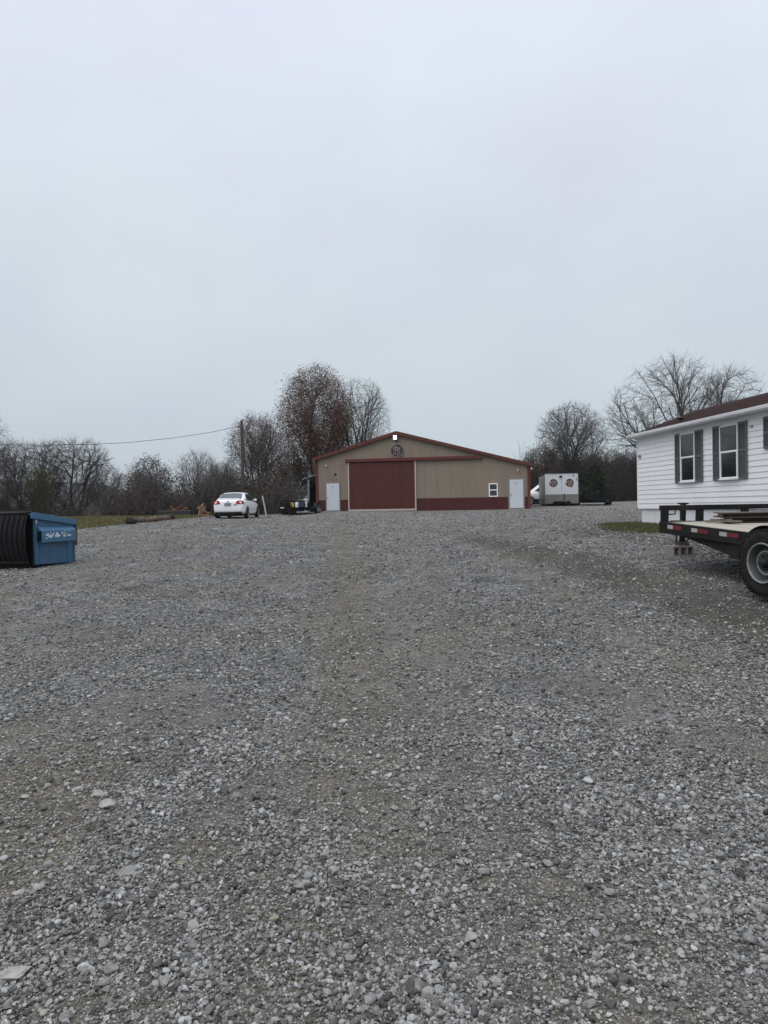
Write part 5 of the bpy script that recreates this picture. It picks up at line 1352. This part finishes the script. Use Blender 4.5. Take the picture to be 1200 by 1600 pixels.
def tree(px, ytop, halfw, Y, style, name, label, cat='tree', group=None, leaves=None, lsize=.07, lper=3, lspread=.25, twig=None, seed=1, tr_r=None, base=None, leaf_frac=1.0, leafmat=None, natt=None, tw=2, twl=.6, tr_tip=.0075, clump=(.15, .6), step_min=.14):
    """crown top reaches pixel row ytop and half width halfw pixels at distance Y"""
    r = np.random.default_rng(seed)
    tp = at(px, ytop, Y); gz_ = G(tp.x, Y) if base is None else base
    H = tp.z - gz_; w = halfw / F * Y; H2, w2 = H - twl * .5, w - twl * .5
    vol = H * w * w; step = max(step_min, .022 * H); N = int((natt or 1500) * 1.5)
    att = envelope(style, H2, w2, N, r, seed)
    fh = {'round': .22, 'upright': .22, 'vase': .05, 'wide': .20}[style] * H
    pts = [(0, 0, -.3)]; par = [-1]
    k = max(2, int(fh / step)); px_ = 0; py_ = 0
    for i in range(1, k + 1):
        px_ += r.normal(0, .02 * H / k); py_ += r.normal(0, .02 * H / k)
        pts.append((px_, py_, fh * i / k)); par.append(i - 1)
    fork = len(pts) - 1
    def inside(q): 
        z = q[2] / H2
        if z > 1: return False
        if z < .05: return True
        return math.hypot(q[0], q[1]) < w2 * (1.0 if style == 'wide' else (.5 + .5 * min(1, z / .5)) if z < .5 else 1.0) * math.sqrt(max(0, 1 - max(0, (z - .5) / .52) ** 2)) * .93
    cfg = {'round': (6, 20, 55, .62), 'upright': (9, 8, 50, .70), 'vase': (9, 22, 58, .80), 'wide': (9, 22, 76, 1.0)}[style]
    ga = r.uniform(0, 6.28)
    for j in range(cfg[0]):              # main limbs leave the fork and rise outwards, each with side limbs
        an = ga + 2.4 * j + r.uniform(-.3, .3); tilt_ = math.radians(cfg[1] + (cfg[2] - cfg[1]) * ((j * .618) % 1)); 
        d = np.array([math.cos(an) * math.sin(tilt_), math.sin(an) * math.sin(tilt_), math.cos(tilt_)])
        src = max(1, fork - (r.integers(0, max(1, int(.10 * H / step))) if style != 'vase' else 0)); q = np.array(pts[src]); pr = src
        nn_ = int(cfg[3] * H / step * (1.25 if style == 'wide' else 1)); limb = []
        cv = r.normal(0, .012, 3)
        for i in range(nn_):
            d = d + r.normal(0, .05, 3) + cv; d[2] += .012 if style != 'wide' else .006; d /= np.linalg.norm(d); q = q + d * step
            if not inside(q): break
            pts.append(tuple(q)); par.append(pr); pr = len(pts) - 1; limb.append((pr, d.copy(), q.copy()))
        side = 1
        for m_ in range(int(.18 * len(limb)) + 2, len(limb), max(3, int(len(limb) / 6.5))):
            pr, d0, q = limb[m_]; side = -side
            ax = r.normal(size=3); ax -= d0 * ax.dot(d0); ax /= np.linalg.norm(ax)
            aa = math.radians(r.uniform(28, 50)); d = d0 * math.cos(aa) + ax * math.sin(aa); d[2] += .1; d /= np.linalg.norm(d); q = q.copy()
            for i in range(int((len(limb) - m_) * .8) + 2):
                d = d + r.normal(0, .06, 3); d[2] += .015; d /= np.linalg.norm(d); q = q + d * step
                if not inside(q): break
                pts.append(tuple(q)); par.append(pr); pr = len(pts) - 1
    for pr0 in range(fork + 1, len(pts)):
        if r.random() > .5: continue
        d0 = np.array(pts[pr0]) - np.array(pts[par[pr0]]); d0 /= np.linalg.norm(d0) + 1e-9
        ax = r.normal(size=3); ax -= d0 * ax.dot(d0); ax /= np.linalg.norm(ax); aa = math.radians(r.uniform(25, 48))
        d = d0 * math.cos(aa) + ax * math.sin(aa); out_ = np.array([pts[pr0][0], pts[pr0][1], 0]); d = d + .25 * out_ / (np.linalg.norm(out_) + 1e-6); d[2] += .12; d /= np.linalg.norm(d)
        q = np.array(pts[pr0]); pr = pr0
        for i in range(int(r.uniform(.05, .17) * H / step) + 1):
            d = d + r.normal(0, .03, 3); d[2] += .01; d /= np.linalg.norm(d); q = q + d * step
            if not inside(q): break
            pts.append(tuple(q)); par.append(pr); pr = len(pts) - 1
    sp2 = (3 * vol / N) ** (1 / 3)
    P_, par = colonise(att, (pts, par), step, max(sp2 * 3, H * .14), max(step * 1.02, sp2 * .5), r)
    n = len(P_); kids = [[] for _ in range(n)]
    for i in range(1, n): kids[par[i]].append(i)
    rad = np.zeros(n); e_ = 2.2
    for i in range(n - 1, -1, -1):
        rad[i] = tr_tip if not kids[i] else (sum(rad[c] ** e_ for c in kids[i])) ** (1 / e_)
    rt = tr_r or H * .020
    rad = np.where(rad > tr_tip * 1.5, tr_tip + (rad - tr_tip) * (rt - tr_tip) / max(rad[1] - tr_tip, 1e-6), rad)
    rad = np.maximum(rad, tr_tip)
    thr = rt * .22; thick = []; fine = []
    stack = [(0, None)]
    while stack:
        i, pr = stack.pop(); ch = ([pr] if pr is not None else []) + [i]
        while kids[i]:
            ks = sorted(kids[i], key=lambda c: -rad[c]); stack.extend((c, i) for c in ks[1:]); i = ks[0]; ch.append(i)
        if len(ch) < 2: continue
        rr = rad[ch].copy()
        if pr is not None: rr[0] = rr[1]
        cut = int((rr > thr).sum())
        if cut >= 2: thick.append((P_[ch[:cut]], rr[:cut]))
        if cut < len(ch):
            c0 = max(0, cut - 1); 
            if len(ch) - c0 >= 2: fine.append((P_[ch[c0:]], rr[c0:]))
    # twigs
    D = P_ - P_[np.maximum(par, 0)]; D /= np.linalg.norm(D, axis=1)[:, None] + 1e-9
    cand = np.where((rad < rt * .12 + tr_tip) & (P_[:, 2] > .1 * H))[0]; idx = np.repeat(cand, tw)
    A = P_[idx]; d1 = D[idx] * 1.0 + r.normal(0, .38, (len(idx), 3)) + np.array([0, 0, .12]); d1 /= np.linalg.norm(d1, axis=1)[:, None]
    L_ = twl * r.uniform(.4, 1.25, len(idx))[:, None]; B = A + d1 * L_ * .5
    d2 = d1 + r.normal(0, .16, d1.shape) + np.array([0, 0, .14]); d2 /= np.linalg.norm(d2, axis=1)[:, None]; C_ = B + d2 * L_ * .5
    root = empty(name, (tp.x, Y, gz_), 0, label, cat, group)
    V_, F_ = tubes_np(thick, 7); o = np_mesh('trunk', V_, F_, M_bark, 4, True); o.parent = root
    V1, F1 = tubes_np(fine, 3); V2, F2 = twigs_np(A, B, C_, tr_tip * .75, tr_tip * .45)
    o = np_mesh('crown', np.concatenate([V1, V2]), np.concatenate([F1, F2 + len(V1)]), twig or M_twig, 4, True); o.parent = root
    if leaves:
        T_ = np.concatenate([C_, B]); T_ = T_[r.random(len(T_)) < leaf_frac]
        fld = vnoise(T_[:, 0] * .9 + 40 + seed, T_[:, 2] * .9 + T_[:, 1] * .5 + 40)
        T_ = T_[r.random(len(T_)) < sstep(clump[0], clump[1], fld)]
        V_, F_ = leaf_cloud(T_, lper, lspread, lsize, r)
        o = np_mesh('foliage', V_, F_, leafmat or M_leafo, 4, False); o.parent = root
    return root, n
cnt = []
def T(*a, **k): cnt.append(tree(*a, **k)[1])
T(-62, 612, 85, 46, 'round', 'bare_tree', 'bare tree at the far left edge with only twig tips in view', seed=3, natt=900)
T(40, 686, 68, 52, 'vase', 'bare_tree', 'wide bare multi-stemmed tree right behind the dumpster', seed=11, group='bare trees along the left brush line', tr_r=.13, tr_tip=.0088)
T(113, 682, 60, 55, 'vase', 'bare_tree', 'bare spreading tree just right of the dumpster, low fork of thick limbs', seed=12, group='bare trees along the left brush line', tr_r=.15, tr_tip=.0088)
T(165, 716, 34, 58, 'upright', 'bare_tree', 'thin pale leafless sapling in the gap left of the round oak', seed=13, twig=M_twigp, tr_r=.06, natt=450, tr_tip=.008)
T(-14, 698, 44, 56, 'vase', 'bare_tree', 'bare tree behind the left end of the dumpster', seed=19, group='bare trees along the left brush line', tr_r=.13, natt=900)
T(234, 709, 41, 54, 'round', 'oak_tree', 'small round-crowned tree with dull brown leaves behind the log row', seed=14, leaves=True, leafmat=M_leafb, lsize=.06, lper=1, lspread=.15, leaf_frac=.9, natt=900, clump=(.1, .45))
T(308, 699, 42, 52, 'upright', 'bare_tree', 'pale grey leafless tree behind the plywood scraps left of the sedan', seed=15, twig=M_twigp, tr_r=.07, natt=600, tr_tip=.008, tw=1)
T(345, 718, 32, 54, 'upright', 'bare_tree', 'dark leafless tree left of the utility pole behind the sedan', seed=25, natt=800, tr_r=.08)
T(403, 641, 56, 58, 'upright', 'oak_tree', 'oak with thin brown leaves right of the utility pole', seed=16, leaves=True, lsize=.052, lper=2, lspread=.25, leaf_frac=.5, clump=(.1, .6))
T(448, 702, 46, 66, 'round', 'oak_tree', 'low dense oak with brown leaves beside the lean-to shed', seed=26, leaves=True, lsize=.072, lper=1, lspread=.2, leaf_frac=.9, natt=1100, clump=(.05, .4))
T(492, 568, 62, 64, 'upright', 'oak_tree', 'tallest oak, dense with rust-brown leaves left of the barn peak', seed=17, leaves=True, lsize=.058, lper=6, lspread=.28, leaf_frac=.8, natt=2400, clump=(.0, .42), tr_tip=.008)
T(562, 584, 56, 66, 'upright', 'bare_tree', 'tall round-crowned leafless tree rising behind the left roof slope of the barn', seed=18, tr_r=.24, natt=2600, tr_tip=.008, tw=2)
T(893, 625, 60, 78, 'upright', 'bare_tree', 'bare tree with upright limbs behind the white box trailer', seed=21, tr_r=.26, natt=2600, tw=3, tr_tip=.0088)
T(1046, 553, 112, 74, 'wide', 'bare_tree', 'huge spreading bare tree behind the far end of the mobile home', seed=24, tr_r=.46, natt=1500, tr_tip=.011, twl=.9, tw=2)
T(1145, 566, 72, 84, 'wide', 'bare_tree', 'second large bare tree rising over the mobile home roof', seed=23, tr_r=.38, natt=1300, tr_tip=.011, twl=.9, tw=2)
T(845, 692, 36, 76, 'round', 'scrub_tree', 'low reddish-brown scrub tree at the right corner of the barn', seed=27, leaves=True, leafmat=M_leafb, lsize=.08, lper=1, leaf_frac=.4, twig=M_twigb, natt=1200, tr_tip=.0088)
T(945, 694, 40, 84, 'round', 'scrub_tree', 'leafless scrub tree behind the dark cedar', seed=28, twig=M_twigb, natt=1300, tr_tip=.0095)
T(985, 704, 36, 80, 'round', 'scrub_tree', 'brown-leaved scrub tree beside the corner of the mobile home', seed=29, leaves=True, leafmat=M_leafb, lsize=.08, lper=1, leaf_frac=.7, twig=M_twigb, natt=1200, tr_tip=.0088)
# cedar
def cedar(px, ytop, hwpx, Y, label, name='cedar_tree', m=M_leafg, n=15000, seed=5, size=.11, cat='tree', fl=.12):
    tp = at(px, ytop, Y); gz_ = G(tp.x, Y); Ht = tp.z - gz_; hw_ = hwpx / F * Y; r = np.random.default_rng(seed)
    root = empty(name, (tp.x, Y, gz_), 0, label, cat)
    MB().cyl((0, 0, -.2), (0, 0, Ht * .9), .14, .02, 8).build('trunk', M_bark, root)
    t = r.random(n) ** .8; a = r.uniform(0, 6.28, n)
    lob = 1 + .22 * np.sin(a * 3 + t * 9) + .15 * np.sin(a * 7 - t * 21) + .12 * r.normal(size=n)
    rad = hw_ * (np.clip(1 - t, 0, 1) ** .62) * lob * r.uniform(.45, 1, n) * np.clip(t / fl, .55, 1)
    C_ = np.stack([np.cos(a) * rad, np.sin(a) * rad, t * Ht], 1)
    V_, F_ = leaf_cloud(C_, 1, .04, size, r); o = np_mesh('foliage', V_, F_, m, 4, False); o.parent = root
cedar(929, 727, 27, 68, 'dark green cedar with a conical crown behind the black flatbed trailer')
cedar(905, 740, 17, 72, 'smaller dark cedar between the white box trailer and the tall cedar', seed=8, n=8000)
T(58, 733, 26, 50, 'vase', 'leafy_shrub', 'olive green leafy shrub among bare trunks behind the dumpster', cat='shrub', seed=6, leaves=True, leafmat=M_leafy, lsize=.035, lper=3, lspread=.12, leaf_frac=.8, natt=500, clump=(.0, .3), tr_r=.04, twl=.35, step_min=.12)
# brush thickets: stems with side twigs, too many to count
def thicket(name, x0f, x1f, y0, y1, N, h0, h1, label, seed, mt, hfun=None, r0=.011):
    r = random.Random(seed); polys = []; tw_ = []
    px_ = []; 
    for _ in range(N):
        Y = r.uniform(y0, y1); X = Y * (r.uniform(x0f, x1f) - 600) / F
        px_.append((X, Y))
    zz = Hn(np.array([p[0] for p in px_]), np.array([p[1] for p in px_]))
    for (X, Y), z in zip(px_, zz):
        h = r.uniform(h0, h1) * (.6 + .8 * float(vnoise(np.array([X * .45]), np.array([Y * .3]))[0]))
        d = Vector((r.gauss(0, .22), r.gauss(0, .22), 1)).normalized(); p = Vector((X, Y, z - .05)); pts = [p.copy()]
        for i in range(4):
            d = (d + Vector((r.gauss(0, .14), r.gauss(0, .14), .02))).normalized(); p = p + d * h / 4; pts.append(p.copy())
        polys.append((np.array([tuple(q_) for q_ in pts]), [r0 * 1.5, r0 * 1.3, r0 * 1.1, r0 * .8, r0 * .5]))
        for _k in range(9):
            t = r.uniform(.15, .95) * 4; j = int(t); q = pts[j].lerp(pts[j + 1], t - j)
            e_ = Vector((r.gauss(0, .8), r.gauss(0, .8), r.uniform(.2, 1.2))).normalized(); l_ = h * r.uniform(.1, .28)
            m_ = q + e_ * l_ * .5 + Vector((0, 0, .03)); tw_.append((tuple(q), tuple(m_), tuple(m_ + (e_ + Vector((r.gauss(0, .3), r.gauss(0, .3), .2))).normalized() * l_ * .5)))
    tw_ = np.array(tw_)
    V1, F1 = tubes_np(polys, 3); V2, F2 = twigs_np(tw_[:, 0], tw_[:, 1], tw_[:, 2], r0 * .7, r0 * .4)
    V_, F_ = np.concatenate([V1, V2]), np.concatenate([F1, F2 + len(V1)])
    return tag(np_mesh(name, V_, F_, mt, 4, True), label, 'brush', kind='stuff')
thicket('brush', 175, 462, 49, 60, 1900, 1.3, 3.3, 'dense leafless brush along the left edge behind the yard', 41, M_twigb, r0=.012)
thicket('brush', -40, 200, 50, 62, 900, 1.0, 2.4, 'thin leafless brush behind the dumpster', 42, M_twig, r0=.010)
thicket('brush', 815, 1000, 76, 94, 2200, 2.6, 5.6, 'dense leafless brush between barn and mobile home', 43, M_twigb, r0=.016)
# low leafy understorey
def understorey(name, x0f, x1f, y0, y1, N, h, m, label, seed):
    r = np.random.default_rng(seed); Y = r.uniform(y0, y1, N); X = Y * (r.uniform(x0f, x1f, N) - 600) / F
    z = Hn(X, Y); hh_ = h * (.35 + 1.1 * vnoise(X * .6, Y * .4)) * r.random(N) ** 1.4
    V_, F_ = leaf_cloud(np.stack([X, Y, z + hh_], 1), 1, .05, .085, r)
    return tag(np_mesh(name, V_, F_, m, 4, False), label, 'brush', kind='stuff')
M_under = island_mat('dead_undergrowth', [(0, (.018, .015, .012)), (.5, (.040, .033, .026)), (.9, (.075, .062, .045)), (1, (.10, .10, .05))], .9, 0)
understorey('undergrowth', 170, 462, 49.5, 60, 34000, 2.6, M_under, 'dark dead undergrowth under the left brush', 51)
understorey('undergrowth', -40, 130, 52, 62, 9000, 1.8, M_under, 'sparse undergrowth behind the dumpster', 52)
understorey('undergrowth', 812, 1002, 76, 92, 52000, 4.6, M_under, 'dark dead undergrowth between barn and mobile home', 53)
# the tree mirrored in the panes stands left of the yard, out of frame
T(-420, 560, 170, 26, 'upright', 'bare_tree', 'large bare tree mirrored in the dark window panes of the white mobile home', seed=31)

# ------------------------------------------------------------------ haze
HAZE = 0.0002
if HAZE:
    hz = MB().box(-902, 902, -42, 1304, -24, 62)
    m = bpy.data.materials.new('haze'); m.use_nodes = True; n = m.node_tree.nodes; n.clear()
    mo = n.new('ShaderNodeOutputMaterial'); pv = n.new('ShaderNodeVolumePrincipled')
    pv.inputs['Color'].default_value = (.86, .91, .96, 1); pv.inputs['Density'].default_value = HAZE
    m.node_tree.links.new(pv.outputs[0], mo.inputs['Volume'])
    tag(hz.build('haze', m), 'thin pale haze in the valley air', 'haze', kind='stuff')
print('branches', cnt)
